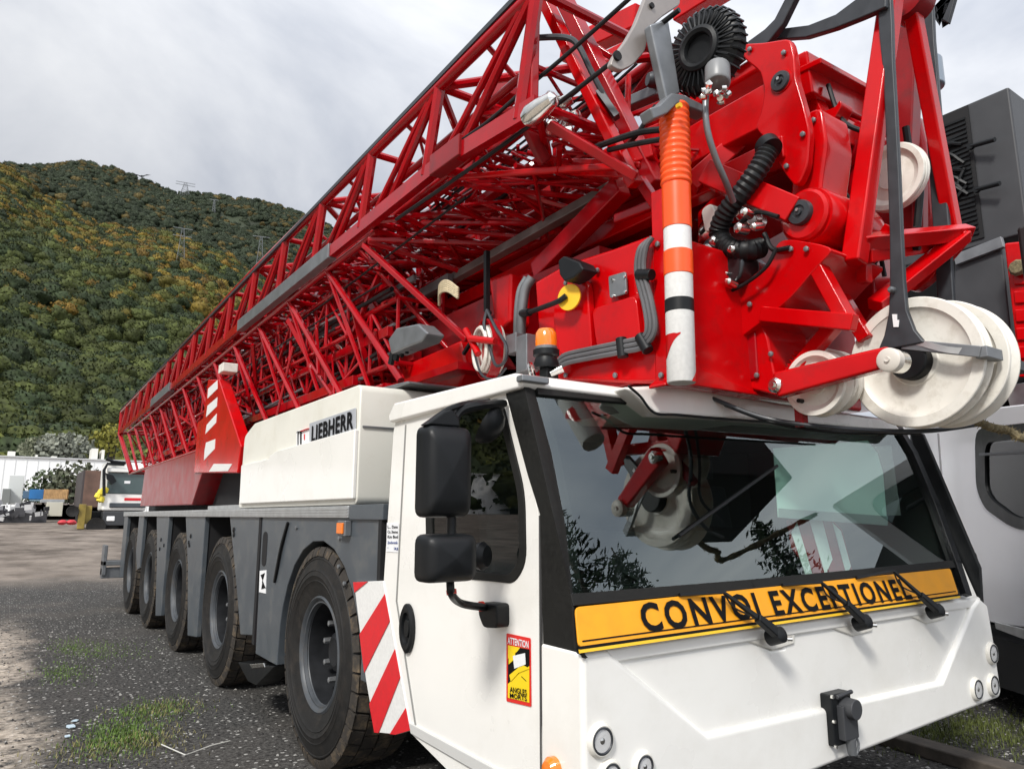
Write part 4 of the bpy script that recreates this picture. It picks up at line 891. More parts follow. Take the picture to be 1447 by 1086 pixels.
# tower foot block behind/above the cab (side face with pressed panels)
XB = .60
pts = [A(755, 398, X=XB), A(800, 372, X=XB), A(868, 350, X=XB), A(935, 325, X=XB), A(945, 542, X=XB), A(885, 541, X=XB), A(790, 538, X=XB), A(762, 500, X=XB)]
m = M().prism(pts, (1.5, 0, 0)); body = K('mast_foot', m, RED, .02, seg=3)
m = M()
m.prism(rounded(poly([(842, 437), (905, 418), (912, 480), (905, 490), (850, 497), (846, 470)], X=XB-.0), .04, 3), (-.03, 0, 0)); K('pressed_panel', m, RED, .012, par=body)
m = M(); m.prism(rounded(poly([(795, 410), (838, 395), (842, 440), (846, 500), (800, 505), (790, 450)], X=XB-.0), .05, 3), (-.045, 0, 0)); K('pressed_panel', m, RED, .015, par=body)
m = M(); m.prism(rounded(poly([(862, 391), (886, 384), (888, 415), (864, 422)], X=XB-.02), .012, 3), (-.012, 0, 0)); K('cover_plate', m, STEEL, .003, par=body)
m = M()
for px, py in ((866, 396), (883, 391), (884, 412), (867, 418)): m.lathe([(.007, 0), (.007, -.006)], A(px, py, X=XB-.032), n=8)
K('bolts', m, CHROME, par=body)
# cable loom with clamps
for dx in (-.022, 0, .022):
    m = M(); m.path(smooth([A(918, 338, X=XB-.03)+Vector((dx*.3, dx, 0)), A(908, 352, X=XB-.05)+Vector((0, dx, 0)), A(905, 385, X=XB-.05)+Vector((0, dx, 0)), A(916, 430, X=XB-.05)+Vector((0, dx, 0)), A(920, 465, X=XB-.05)+Vector((0, dx, dx*.5)), A(908, 483, X=XB-.05)+Vector((0, 0, dx)), A(880, 490, X=XB-.05)+Vector((0, 0, dx)), A(835, 499, X=XB-.05)+Vector((0, 0, dx)), A(800, 507, X=XB-.05)+Vector((0, 0, dx)), A(786, 518, X=XB-.05)+Vector((0, 0, dx))], 6), .0125, 8)
    K('cable_loom', m, mat('loom_grey', (.10, .10, .105), .4, var=.2))
m = M()
for p, q in (((905, 388), (918, 388)), ((906, 478), (914, 492)), ((878, 482), (880, 500))):
    a, b = A(*p, X=XB-.05), A(*q, X=XB-.05); m.tube(a+(a-b)*.25, b+(b-a)*.25, .026, 10)
K('loom_clamp', m, BLK, .003)
# swept cover behind and left machinery
m = M(); m.path(smooth([A(752, 392, X=.62), A(742, 410, X=.60), A(737, 450, X=.60), A(736, 490, X=.62)], 5), .028, 10); m.path(smooth([A(744, 392, X=.60), A(734, 412, X=.58), A(730, 450, X=.58), A(730, 492, X=.6)], 5), .018, 8); K('guide_rail', m, STEEL)
m = M(); c = A(745, 495, X=.55); m.box(c.x-.04, c.x+.04, c.y-.05, c.y+.05, c.z-.12, c.z+.08); c = A(728, 485, X=.55); m.box(c.x-.03, c.x+.03, c.y-.05, c.y+.05, c.z-.06, c.z+.05); K('valve_block', m, STEEL, .006)
m = M().prism(poly([(500, 545), (640, 470), (700, 440), (700, 400), (745, 385), (760, 400), (770, 545)], X=.95), (.9, 0, 0)); K('tower_base', m, RED2, .015)
m = M().prism(poly([(560, 520), (650, 480), (660, 520), (640, 560), (560, 560)], X=.75), (.2, 0, 0)); m.prism(poly([(690, 395), (722, 385), (720, 455), (700, 470)], X=.80), (.2, 0, 0)); K('base_cover', m, RED, .02)
m = M(); m.bar(A(688, 355, X=.7), A(688, 440, X=.7), .03, .03); m.bar(A(693, 440, X=.68), A(655, 500, X=.68), .02, .02); K('black_rod', m, BLK)
# hose reel with coiled pale hose
m = M(); c = A(690, 493, X=.52)
ax = (1, -.25, .05)
m.ring([(.165, -.03), (.175, -.03), (.175, .03), (.165, .03)], c, axis=ax, n=30); m.lathe([(.16, 0), (.14, .01), (0, .015)], c, axis=ax, n=30); hr = K('hose_reel', m, RED2)
m = M(); d = Vector(ax).normalized(); a_ = d.orthogonal().normalized(); b_ = d.cross(a_)
for tk in range(5): m.ring([(.12+.013*math.cos(t)+.004*tk, -.05+.024*tk+.013*math.sin(t)) for t in [i*math.pi/3 for i in range(6)]], c+Vector((0, 0, 0)), axis=ax, n=28)
K('coiled_hose', m, CREAM, par=hr)
m = M(); m.path(smooth([A(688, 438, X=.47), A(700, 462, X=.44), A(716, 490, X=.42), A(712, 512, X=.42), A(700, 515, X=.44), A(692, 490, X=.44), A(684, 460, X=.45), A(688, 438, X=.47)], 5), .009, 6); m.path(smooth([A(668, 490, X=.42), A(680, 528, X=.42), A(700, 535, X=.45), A(715, 520, X=.46)], 5), .007, 6); K('spare_hose', m, STRAP)
m = M(); m.tube(A(665, 478, X=.4), A(700, 482, X=.44), .02); m.tube(A(658, 466, X=.42), A(676, 500, X=.42), .02); K('reel_spoke', m, RED)
m = M(); c = A(634, 421, X=.50)
for k in range(6): m.path(smooth([c+Vector((0, -.12, -.03+.012*k)), c+Vector((-.03, -.04, .03+.013*k)), c+Vector((-.03, .06, .04+.012*k)), c+Vector((.01, .14, -.01+.01*k))], 4), .009, 6)
K('rope_coil', m, TAN)
# grey lamp housing hanging left
m = M(); m.prism(poly([(548, 480), (560, 463), (590, 457), (604, 470), (596, 482), (570, 492), (552, 500)], X=.22), (.12, 0, 0)); lh = K('work_lamp', m, STEEL, .012)
m = M()
for k in range(6): m.bar(A(556+7*k, 494-3*k, X=.28), A(552+7*k, 515-6*k, X=.28), .02, .05)
K('rubber_flap', m, BLK, par=lh)
# rotating beacon on the cab roof
c = A(772, 520, X=.35); m = M()
m.lathe([(.055, .0), (.06, .02), (.05, .05), (.062, .06), (.062, .085), (.05, .09), (.05, .095), (0, .095)], c, axis=(0, 0, 1), n=24); bc = K('beacon', m, BLK)
m = M(); m.lathe([(.050, .093), (.052, .12), (.050, .165), (.038, .185), (.0, .193)], c, axis=(0, 0, 1), n=24); K('beacon_lens', m, AMBER, par=bc)
m = M(); m.lathe([(.053, .083), (.054, .1), (.05, .103)], c, axis=(0, 0, 1), n=24); K('beacon_ring', m, STEEL, par=bc)
m = M(); m.box(c.x-.02, c.x+.05, c.y-.03, c.y+.03, c.z-.1, c.z); m.box(c.x-.1, c.x+.12, c.y-.04, c.y+.04, c.z-.13, c.z-.09); K('beacon_bracket', m, BLK, .005, par=bc)
m = M(); m.ring([(.045+.009*math.cos(t), .009*math.sin(t)) for t in [i*math.pi/3 for i in range(6)]], A(752, 526, X=.35), axis=(.6, -.7, .2), n=20); m.tube(A(778, 528, X=.36), A(795, 520, X=.4), .02); K('cable_loop', m, CHROME)
# yellow disc on an arm and a black lamp above
c = A(804.5, 420, X=XB-.1); m = M(); m.lathe([(.066, -.006), (.066, .006)], c, axis=(1, .30, 0), n=30); yd = K('yellow_disc', m, YEL, .002)
m = M(); m.path(smooth([c+Vector((-.02, 0, .005)), A(790, 425, X=XB-.13), A(770, 433, X=XB-.1), A(748, 441, X=XB-.05)], 4), .014, 8); m.tube(A(748, 441, X=XB-.05), A(736, 443, X=XB), .022); K('disc_arm', m, BLK)
m = M(); c = A(804, 375, X=XB-.1); m.prism(poly([(788, 368), (796, 361), (818, 370), (824, 380), (810, 392), (797, 398), (790, 388)], X=XB-.15), (.10, 0, 0)); K('reversing_lamp', m, BLK, .01)
# main box beams leading back along the boom at the right of the pole
def ybeam(name, px, py, px2, py2, X, w, y2, ma=RED, bev=.01):
    """box girder along the vehicle: its near end spans rows py..py2 at column px"""
    a, b = A(px, py, X=X), A(px, py2, X=X); zc, h = (a.z+b.z)/2, abs(a.z-b.z)
    return K(name, M().box(X, X+w, a.y, y2, zc-h/2, zc+h/2), ma, bev)
ybeam('main_girder', 1090, 112, 0, 172, 1.20, .5, 6.5, RED)
ybeam('upper_girder', 1075, 72, 0, 96, 1.35, .35, 6.0, RED, .02)
ybeam('lower_girder', 1105, 190, 0, 222, 1.15, .10, 5.2, RED)
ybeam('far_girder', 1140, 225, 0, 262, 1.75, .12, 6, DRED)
beam('link_beam', A(1000, 245, X=1.05), A(1125, 300, X=1.16), .10, .12)
beam('link_beam', A(1045, 200, X=1.3), A(975, 262, X=1.1), .08, .10)
m = M().prism(poly([(985, 300), (1010, 275), (1060, 262), (1080, 275), (1050, 300), (1000, 330), (985, 345)], X=1.35), (.4, 0, 0)); K('bracket_plate', m, RED, .012)
# upright lever with pin plates
m = M().prism(rounded(poly([(1040, 62), (1078, 60), (1116, 54), (1122, 78), (1124, 110), (1136, 150), (1144, 185), (1140, 235), (1130, 258), (1122, 262), (1108, 245), (1092, 218), (1080, 196), (1066, 180), (1075, 160), (1080, 128), (1074, 102), (1052, 84)], X=1.17), .03, 2), (.05, 0, 0)); K('pin_plate', m, RED, .010)
m = M().prism(rounded(poly([(1116, 170), (1160, 150), (1168, 200), (1160, 260), (1162, 300), (1112, 310), (1118, 260)], X=1.24), .03, 2), (.22, 0, 0)); K('upright_lever', m, RED, .015)
m = M().prism(rounded(poly([(1124, 90), (1142, 118), (1162, 158), (1182, 150), (1186, 140), (1190, 148), (1176, 172), (1160, 182), (1150, 200), (1128, 150)], X=1.45), .02, 2), (.10, 0, 0)); K('hook_plate', m, RED, .010)
def pin(px, py, X, r, name='pin', plate_r=0):
    c = A(px, py, X=X)
    if plate_r: K('pin_boss', M().lathe([(plate_r*.9, 0), (plate_r, .015), (plate_r, .05)], c, n=32), RED)
    m = M(); m.lathe([(0, -.016), (r*.25, -.016), (r*.28, -.006), (r*.5, -.006), (r*.55, -.014), (r*.93, -.012), (r, 0), (r, .02)], c, n=30); o = K(name, m, STRAP)
    m = M(); m.lathe([(.008, 0), (.008, -.012)], c+Vector((-.012, 0, .008)), n=8); K('bolt', m, CHROME, par=o); return o
pin(1103, 115, 1.165, .050, plate_r=.062)
pin(1130, 300, 1.135, .058)
# hub cylinder, axis across the vehicle
c = A(1134, 303, X=1.15); m = M(); m.lathe([(.105, 0), (.118, .012), (.118, .03), (.128, .03), (.135, .05), (.140, .40), (.125, .47), (0, .47)], c, n=44); K('pivot_drum', m, RED)
c2 = A(1180, 215, X=1.75); m = M(); m.lathe([(.11, 0), (.12, .3), (0, .3)], c2, n=30); K('pivot_drum', m, RED2); pin(1186, 216, 1.73, .055)
m = M().prism(rounded(poly([(1165, 150), (1225, 175), (1232, 260), (1200, 330), (1160, 290), (1150, 200)], X=1.8), .05, 3), (.3, 0, 0)); K('side_cheek', m, RED2, .02)
# forearm: sweeping casting from the hub down to the pole foot
m = M().prism(rounded(poly([(985, 430), (1010, 420), (1050, 400), (1085, 372), (1100, 340), (1118, 338), (1160, 345), (1178, 352), (1150, 382), (1118, 420), (1075, 455), (1015, 500), (988, 508)], X=1.12), .04, 3), (.42, 0, 0)); K('jib_arm', m, RED, .025, seg=4)
m = M().prism(rounded(poly([(984, 500), (1020, 498), (1075, 455), (1084, 475), (1100, 560), (1045, 545), (984, 543)], X=1.16), .02, 2), (.34, 0, 0)); K('arm_gusset', m, RED, .012)
m = M().prism(rounded(poly([(985, 512), (1040, 514), (1048, 530), (1000, 528)], X=1.15), .02, 2), (.02, 0, 0)); K('dark_opening', m, DARK)
m = M().prism(poly([(998, 516), (1030, 519), (1033, 527), (1003, 524)], X=1.14), (.01, 0, 0)); K('blue_plate', m, mat('blue_grey', (.05, .09, .12), .3))
m = M().prism(poly([(990, 300), (1010, 290), (1030, 330), (1020, 400), (990, 420)], X=1.45), (.25, 0, 0)); K('gearbox', m, CHROME, .03)
m = M()
for px, py, r in ((1000, 300, .05), (998, 325, .06), (1003, 352, .05), (1014, 380, .045), (1000, 410, .05), (1040, 300, .04), (1062, 310, .05), (1020, 392, .02), (1030, 388, .02)): 
    m.lathe([(r*.5, 0), (r, .02), (r, .08), (0, .09)], A(px, py, X=1.32), axis=(1, rg.uniform(-.4, .4), rg.uniform(-.3, .3)), n=16)
K('hydraulic_fitting', m, CHROME, .004)
m = M(); m.prism(poly([(988, 350), (1000, 340), (1030, 345), (1060, 370), (1040, 390), (1000, 410), (988, 412)], X=1.38), (.2, 0, 0)); K('motor_housing', m, mat('dark_alu', (.08, .08, .085), .35, metal=.6), .02)
m = M().prism(rounded(poly([(988, 346), (1002, 332), (1028, 338), (1050, 362), (1046, 392), (1000, 424), (986, 426)], X=1.04), .03, 2), (.14, 0, 0)); K('pump_housing', m, mat('pump_alu', (.05, .052, .056), .32, metal=.7), .02)
m = M().prism(rounded(poly([(990, 296), (1004, 286), (1012, 300), (1008, 322), (996, 330)], X=1.03), .02, 2), (.08, 0, 0)); K('pale_bracket', m, WHITE2, .008)
m = M().prism(rounded(poly([(986, 346), (1000, 343), (1012, 354), (998, 372), (986, 370)], X=1.02), .015, 2), (.03, 0, 0)); K('pump_flange', m, CHROME, .01)
m = M().prism(rounded(poly([(988, 392), (1010, 380), (1030, 384), (1012, 400), (990, 414)], X=1.02), .015, 2), (.03, 0, 0)); K('pump_flange', m, CHROME, .01)
for px, py, r in ((1008, 340, .022), (1030, 398, .018), (1016, 404, .016), (1000, 410, .034), (1052, 300, .022), (1044, 322, .026), (1066, 320, .018), (1034, 352, .02)):
    m = M().lathe([(r*.5, -.02), (r, -.01), (r, .05), (0, .06)], A(px, py, X=1.0), axis=(1, rg.uniform(-.3, .3), rg.uniform(-.3, .3)), n=16); K('hydraulic_fitting', m, CHROME, .003)
for pts_, X_, r_ in ((((990, 330), (1010, 312), (1040, 318), (1070, 300), (1100, 306)), 1.08, .010), (((995, 420), (1040, 408), (1080, 380), (1098, 350)), 1.06, .009), (((1160, 220), (1172, 260), (1196, 276), (1206, 300)), 1.6, .012), (((1080, 330), (1092, 352), (1116, 350)), 1.1, .012), (((1210, 300), (1226, 330), (1240, 345), (1250, 390)), 1.6, .011), (((1280, 180), (1288, 230), (1300, 260), (1296, 320)), 2.1, .02), (((1170, 120), (1190, 170), (1230, 190)), 1.5, .012), (((990, 262), (1030, 240), (1060, 250), (1100, 232)), 1.3, .012), (((1225, 400), (1236, 370), (1262, 352), (1300, 350)), 1.7, .014), (((1045, 530), (1080, 535), (1110, 530), (1150, 500)), 1.3, .012)):
    K('hydraulic_hose', M().path(smooth([A(x, y, X=X_) for x, y in pts_], 6), r_, 8), HOSE)
for px, py, X_ in ((1060, 70, 1.165), (1108, 75, 1.165), (1135, 190, 1.165), (1112, 235, 1.165), (1040, 440, 1.11), (1060, 430, 1.11), (1118, 352, 1.11), (1140, 352, 1.11), (1046, 520, 1.15), (1070, 530, 1.15), (1125, 280, 1.235), (1150, 170, 1.235), (1005, 470, 1.11), (1090, 500, 1.15), (800, 400, .55), (845, 382, .59), (930, 345, .59), (935, 530, .59), (800, 530, .59), (870, 530, .59)):
    K('bolt', M().lathe([(.013, 0), (.013, -.009), (.007, -.012)], A(px, py, X=X_), n=6), STEEL)
# triangle frame carrying the small sheaves
bar_ = lambda p, q, w, h=None, X=1.2, X2=None, ma=RED, name='frame_strut': beam(name, A(*p, X=X), A(*q, X=X2 or X), w, h, ma, .006, up=(1, 0, 0))
bar_((1148, 362), (1200, 458), .06, .075, 1.16)
bar_((1078, 444), (1208, 456), .07, .05, 1.14)
bar_((1196, 440), (1106, 545), .06, .06, 1.24)
bar_((1165, 380), (1225, 480), .06, .06, 1.45)
bar_((1215, 270), (1222, 400), .05, .05, 1.40)
bar_((1205, 400), (1260, 320), .05, .05, 1.50)
# corrugated sleeve on a strut
m = M(); a, b = A(1130, 500, X=1.27), A(1112, 535, X=1.27)
for k in range(7):
    p = a+(b-a)*k/6; m.lathe([(.022, -.006), (.032, 0), (.022, .006)], p, axis=(b-a), n=14)
K('ribbed_sleeve', m, RED)
# bottom bar with its pin and white washer
pa, pb = A(1098, 545, X=1.10), A(1262, 504, X=1.22)
m = M().bar(pa, pb, .075, .115, up=(0, 0, 1), w2=.075, h2=.085); K('sheave_arm', m, RED, .014)
c = A(1255, 508, X=1.155); m = M(); m.lathe([(.0, -.012), (.010, -.014), (.012, -.006), (.040, -.006), (.048, 0), (.048, .035)], c, n=28); K('pin_washer', m, mat('pale_nylon', (.62, .58, .52), .4))
m = M(); m.lathe([(.046, 0), (.046, .06)], c+Vector((.03, 0, 0)), n=24); K('pin_bush', m, CHROME)
m = M(); c = A(1094, 544, X=1.06); m.lathe([(.0, -.01), (.022, -.01), (.034, 0), (.034, .04)], c, n=18); m.lathe([(.012, -.02), (.012, .0)], c, n=6); K('arm_bolt', m, CHROME)
# sheaves
def sheave(px, py, X, R_, w=.09, name='sheave', hub=.0, n=96, ma=CREAM):
    c = A(px, py, X=X); m = M()
    m.lathe([(0, .006), (R_*.34, .006), (R_*.36, .012), (R_*.66, .020), (R_*.78, .010), (R_*.835, .000), (R_*.84, -.004), (R_*.982, -.004), (R_*.995, -.001), (R_, .004), (R_, .011), (R_*.985, .015), (R_*.86, w*.40), (R_*.84, w*.5), (R_*.86, w*.60), (R_*.985, w-.015), (R_, w-.011), (R_, w-.004), (R_*.99, w), (R_*.3, w-.006), (.0, w-.006)], c, n=n)
    o = K(name, m, ma, sharp=28)
    if hub: m = M(); m.lathe([(hub, -.045), (hub, .03), (hub*.9, -.05)], c, n=30); m.lathe([(hub*1.0, .0), (hub*1.0, -.045), (hub*.93, -.052), (0, -.052)], c, n=30); K('sheave_hub', m, BLK, par=o)
    return o, c
sh, cS = sheave(1290, 511, 1.45, .280, .075, hub=.080)
sheave(1326, 513, 1.57, .272, .10)
sheave(1150, 541, 1.20, .145, .07); sheave(1168, 538, 1.36, .145, .06)
sheave(1256, 250, 1.72, .168, .035); sheave(1260, 250, 1.765, .17, .03)
c = A(1130, 566, X=1.19); m = M(); m.lathe([(.010, -.01), (.010, .02)], c, n=10); K('sheave_bolt', m, BLK)
# clips that keep the rope on the sheave
m = M().path(smooth([A(1282, 484, X=1.42), A(1300, 484, X=1.405), A(1340, 494, X=1.40), A(1386, 497, X=1.42)], 4), .018, 4); o = K('rope_guard', m, ALU)
m = M(); m.bar(A(1275, 486, X=1.40), A(1386, 497, X=1.40), .012, .045, up=(0, 0, 1)); m.bar(A(1386, 497, X=1.40), A(1386, 497, X=1.40)+Vector((.14, 0, 0)), .045, .045); K('rope_guard_plate', m, STEEL, .004)
m = M(); c = A(1420, 520, X=1.72); m.bar(c+Vector((0, 0, .02)), c+Vector((.2, 0, .02)), .05, .045); m.bar(c+Vector((.03, 0, .0)), c+Vector((.03, .02, -.10)), .03, .03); K('rope_guard_plate', m, STRAP, .004)
# pendant straps
def strap(name, pts, X, w, t=.03, ma=STRAP, flare=None):
    P = [A(x, y, X=(X if not isinstance(X, (list, tuple)) else X[i])) for i, (x, y) in enumerate(pts)]; m = M()
    ws = flare or [w]*len(P); Ls, Rs = [], []
    for i, p in enumerate(P):
        d = (P[min(i+1, len(P)-1)]-P[max(i-1, 0)]).normalized(); s_ = Vector((0, -d.z, d.y)).normalized(); Ls.append(p+s_*ws[i]/2); Rs.append(p-s_*ws[i]/2)
    m.prism(Ls+Rs[::-1], (t, 0, 0)); return K(name, m, ma, .007)
ST = strap('pendant_strap', [(1247, -40), (1251, 40), (1254, 90), (1258, 160), (1262, 250), (1265, 330), (1267, 400), (1268, 440), (1270, 470), (1272, 490)], 1.385, .06, .028, flare=[.062, .062, .05, .05, .053, .053, .062, .078, .13, .20])
m = M(); m.prism(poly([(1261, 444), (1268, 444), (1268, 452), (1271, 452), (1270, 462), (1263, 462)], X=1.383), (-.003, 0, 0)); K('strap_tag', m, PAPER, par=ST)
m = M(); m.lathe([(.014, 0), (.014, -.02), (.008, -.03)], A(1262, 410, X=1.385), n=12); K('strap_screw', m, STEEL, par=ST)
strap('pendant_strap', [(1305, -40), (1309, 60), (1314, 120), (1322, 220), (1330, 330), (1336, 430)], 1.95, .075, .03)
strap('pendant_strap', [(1350, -30), (1334, 30), (1318, 10)], 2.2, .06, .03)
strap('forked_link', [(1028, 92), (1060, 64), (1083, 50), (1100, 30), (1130, -30)], 1.30, .05, .04, flare=[.05, .065, .085, .07, .06])
strap('forked_link', [(1070, 58), (1100, 48), (1140, 44), (1180, 30), (1215, 10), (1252, -8)], 1.36, .06, .04, flare=[.04, .055, .06, .07, .11, .12])
# trestle (A-shaped frame) at the right
def post(name, pts, X, w, d, ma=RED):
    P = [A(*p, X=x) for p, x in zip(pts, X)]; m = M()
    for a, b in zip(P, P[1:]): m.bar(a, b, w, d, up=(1, 0, 0))
    return K(name, m, ma, .010)
post('trestle_leg', [(1262, -20), (1207, 372)], [1.50, 1.28], .085, .085)
post('trestle_leg', [(1283, -20), (1350, 340)], [1.62, 2.05], .065, .07)
post('trestle_post', [(1285, 20), (1276, 240), (1282, 330)], [2.3, 2.3, 2.3], .13, .10, DRED)
m = M(); m.lathe([(.10, 0), (.10, .12), (0, .12)], A(1275, -5, X=1.6), n=24); K('head_roller', m, DRED)
bar_((1215, 343), (1368, 328), .06, .07, 1.30, 2.05)
bar_((1225, 362), (1330, 345), .05, .06, 1.36, 2.0)
m = M().prism(rounded(poly([(1366, 322), (1362, 340), (1310, 400), (1292, 412), (1270, 404), (1262, 398), (1320, 352)], X=1.95), .02, 2), (.06, 0, 0)); K('knee_plate', m, RED, .012)
bar_((1362, 332), (1236, 432), .075, .06, 2.0, 1.5)
bar_((1300, 260), (1300, 330), .06, .06, 2.25, None, DRED)
m = M().prism(poly([(1270, 200), (1296, 160), (1306, 200), (1312, 300), (1290, 335), (1268, 300)], X=2.35), (.15, 0, 0)); K('winch_housing', m, RED2, .03)
m = M().prism(poly([(1160, 340), (1200, 330), (1225, 345), (1240, 430), (1220, 470), (1190, 440)], X=1.7), (.3, 0, 0)); K('rear_cheek', m, RED2, .02)
m = M(); m.lathe([(.02, 0), (.09, .02), (.09, .2), (0, .2)], A(1312, 130, X=2.6), axis=(0, 0, 1), n=24); K('blue_drum', m, mat('blue_grey_drum', (.22, .27, .33), .35), .01)
# cross girder, upper right
m = M().bar(A(1128, 108, X=1.35), A(1262, 178, X=2.5), .12, .22); K('cross_girder', m, RED, .012)
m = M().bar(A(1132, 98, X=1.34), A(1262, 165, X=2.5), .20, .03); K('girder_flange', m, RED, .006)
beam('cross_girder', A(1175, 185, X=1.6), A(1262, 225, X=2.4), .10, .14, RED)
m = M(); c = A(1180, 168, X=1.5); m.lathe([(.0, -.01), (.03, -.01), (.04, 0), (.04, .03)], c, n=16); K('steel_eye', m, STEEL)
# dark void filling behind the castings (inside of the superstructure)
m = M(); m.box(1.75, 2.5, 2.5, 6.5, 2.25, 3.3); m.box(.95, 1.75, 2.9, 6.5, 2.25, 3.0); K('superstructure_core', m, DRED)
m = M(); m.box(1.15, 2.6, 2.05, 2.5, 2.12, 2.35); m.box(.62, 1.2, 2.1, 3.0, 2.085, 2.2); K('base_frame', m, RED2, .01)
m = M(); m.box(2.30, 3.3, .55, 1.35, 2.50, 2.9); K('reflection_blocker', m, mat('blocker_black', (.012, .010, .011), .5), .02)  # unseen dark box, added to block the sky mirrored in the windscreen
# corrugated black hose
pts = smooth([A(1086, 212, X=1.08), A(1072, 238, X=1.05), A(1048, 272, X=1.03), A(1025, 302, X=1.03), A(1016, 330, X=1.05), A(1030, 350, X=1.05), A(1056, 354, X=1.07), A(1076, 350, X=1.15)], 9)
m = M().path(pts, .045, 16, rf=lambda i: .044 if i % 2 else .050); K('corrugated_hose', m, HOSE)
m = M(); m.lathe([(.055, -.02), (.058, .03), (.04, .03)], A(1087, 209, X=1.09), axis=(.2, .6, .8), n=20); K('hose_clamp', m, BLK)
# striped pole with bellows, bracket and grey post
c = A(963, 540, Y=2.0); px_, pz0 = c.x, c.z; TL_ = .022
zz = lambda py: A(962, py, Y=2.0).z
m = M(); m.lathe([(.0, 0), (.056, 0), (.059, .004), (.059, zz(322)-zz(541)), (.0, zz(322)-zz(541))], (px_, 2.0, zz(541)), axis=(TL_, 0, 1), n=32); pole = K('striped_pole', m, TWHITE)
def sleeve(name, ya, yb, r, ma):
    m = M(); m.lathe([(r-.004, 0), (r, .003), (r, zz(ya)-zz(yb)-.003), (r-.004, zz(ya)-zz(yb))], (px_+TL_*(zz(yb)-zz(541)), 2.0, zz(yb)), axis=(TL_, 0, 1), n=32); return K(name, m, ma, par=pole)
sleeve('orange_band', 265, 326, .062, ORANGE); sleeve('orange_band', 357, 391, .062, ORANGE); sleeve('black_band', 424, 443, .061, BLK)
m = M(); pr = []; zb, zt = zz(266), zz(155); nR = 13
for k in range(nR):
    z0 = (zt-zb)/nR*k; h_ = (zt-zb)/nR; pr += [(.060, z0), (.066, z0+h_*.3), (.068, z0+h_*.5), (.066, z0+h_*.7), (.060, z0+h_*.98)]
m.lathe([(0, 0)]+pr+[(0, zt-zb)], (px_+TL_*(zb-zz(541)), 2.0, zb), axis=(TL_, 0, 1), n=32); K('orange_bellows', m, ORANGE, par=pole, sharp=70)
mm = M()      # red remnant on the foot of the pole: a curved patch following the tube
def arcpt(a, z, r=.0602): return Vector((px_+TL_*(z-zz(541))+r*math.cos(a), 2.0+r*math.sin(a), z))
L0 = [(zz(474), zz(508)), (zz(474), zz(506)), (zz(474), zz(500)), (zz(474), zz(492)), (zz(474), zz(485)), (zz(475), zz(480)), (zz(474), zz(476))]
for k in range(6):
    a0, a1 = R(140+14*k), R(154+14*k); mm.add([arcpt(a0, L0[k][0]), arcpt(a1, L0[k+1][0]), arcpt(a1, L0[k+1][1]), arcpt(a0, L0[k][1])], [(0, 1, 2, 3)])
L1 = [zz(541), zz(534), zz(528), zz(523), zz(514)]
for k in range(4):
    a0, a1 = R(265+15*k), R(280+15*k); mm.add([arcpt(a0, L1[k]), arcpt(a1, L1[k+1]), arcpt(a1, zz(541)), arcpt(a0, zz(541))], [(0, 1, 2, 3)])
K('red_patch', mm, RED, par=pole)
m = M(); m.prism(poly([(986, 500), (992, 520), (1090, 562), (985, 545), (940, 545), (940, 540)], Y=2.08), (0, .1, 0)); K('pole_foot', m, RED, .01)
# front plate left of the pole, continuing the mast foot
m = M().prism([A(*p, X=XB-.005) for p in ((918, 272), (940, 262), (946, 542), (925, 541), (922, 400))], (.06, 0, 0)); K('mast_edge_plate', m, RED, .012)
# bracket at the pole's top
m = M().prism(poly([(919, 152), (932, 148), (950, 131), (965, 133), (1000, 150), (1001, 162), (972, 150), (958, 146), (944, 160), (925, 168)], Y=1.94), (0, .07, 0)); K('pole_bracket', m, mat('bracket_grey', (.16, .17, .18), .4, metal=.3, var=.15), .008)
m = M(); m.lathe([(.012, 0), (.012, -.02)], A(957, 151, Y=1.915), axis=(0, 1, 0), n=6); K('bolt', m, YEL)
m = M().prism(poly([(919, 34), (945, 26), (962, 132), (942, 140)], Y=1.98), (0, .045, 0)); K('grey_post', m, STEEL, .010)
m = M().prism(rounded(poly([(915, -10), (960, -12), (962, 6), (938, 22), (918, 40), (912, 72), (895, 92), (878, 100), (862, 92), (868, 78), (884, 58), (898, 34)], Y=2.05), .02, 2), (0, .03, 0)); K('swan_neck_plate', m, mat('warm_grey', (.30, .27, .25), .38, metal=.3, var=.15), .006)
m = M(); m.lathe([(.014, 0), (.014, -.01)], A(920, 9, Y=2.05), axis=(0, 1, 0), n=10); m.lathe([(.022, 0), (.022, -.012), (.014, -.012)], A(871, 80, Y=2.05), axis=(0, 1, 0), n=12); K('plate_holes', m, DARK)
# big ribbed cable drum and the lamp beside it
c = A(993, 72, X=.74); ax = Vector((.95, .12, .10)).normalized(); m = M()
m.lathe([(.05, -.02), (.09, -.03), (.17, -.015), (.185, .0), (.19, .05), (.15, .08), (0, .08)], c, axis=ax, n=40); dr = K('cable_drum', m, BLK)
a_ = ax.orthogonal().normalized(); b_ = ax.cross(a_); m = M()
for k in range(34):
    t = k/34*2*math.pi; d = a_*math.cos(t)+b_*math.sin(t); m.path([c-ax*.035+d*.08, c-ax*.030+d*.165, c-ax*.0+d*.192, c+ax*.05+d*.195], .0055, 5)
K('drum_ribs', m, mat('rib_grey', (.010, .011, .012), .3), par=dr)
m = M(); m.ring([(.085+.022*math.cos(t), -.03+.022*math.sin(t)) for t in [i*math.pi/4 for i in range(8)]], c, axis=ax, n=30); K('drum_hub', m, BLK, par=dr)
m = M(); cl_ = A(1014, 108, X=.72); m.lathe([(.048, -.055), (.055, -.045), (.055, .055), (.04, .065), (0, .065)], cl_, axis=(.3, .2, 1), n=20); wl = K('junction_lamp', m, mat('lamp_grey', (.20, .205, .21), .4), .004)
m = M()
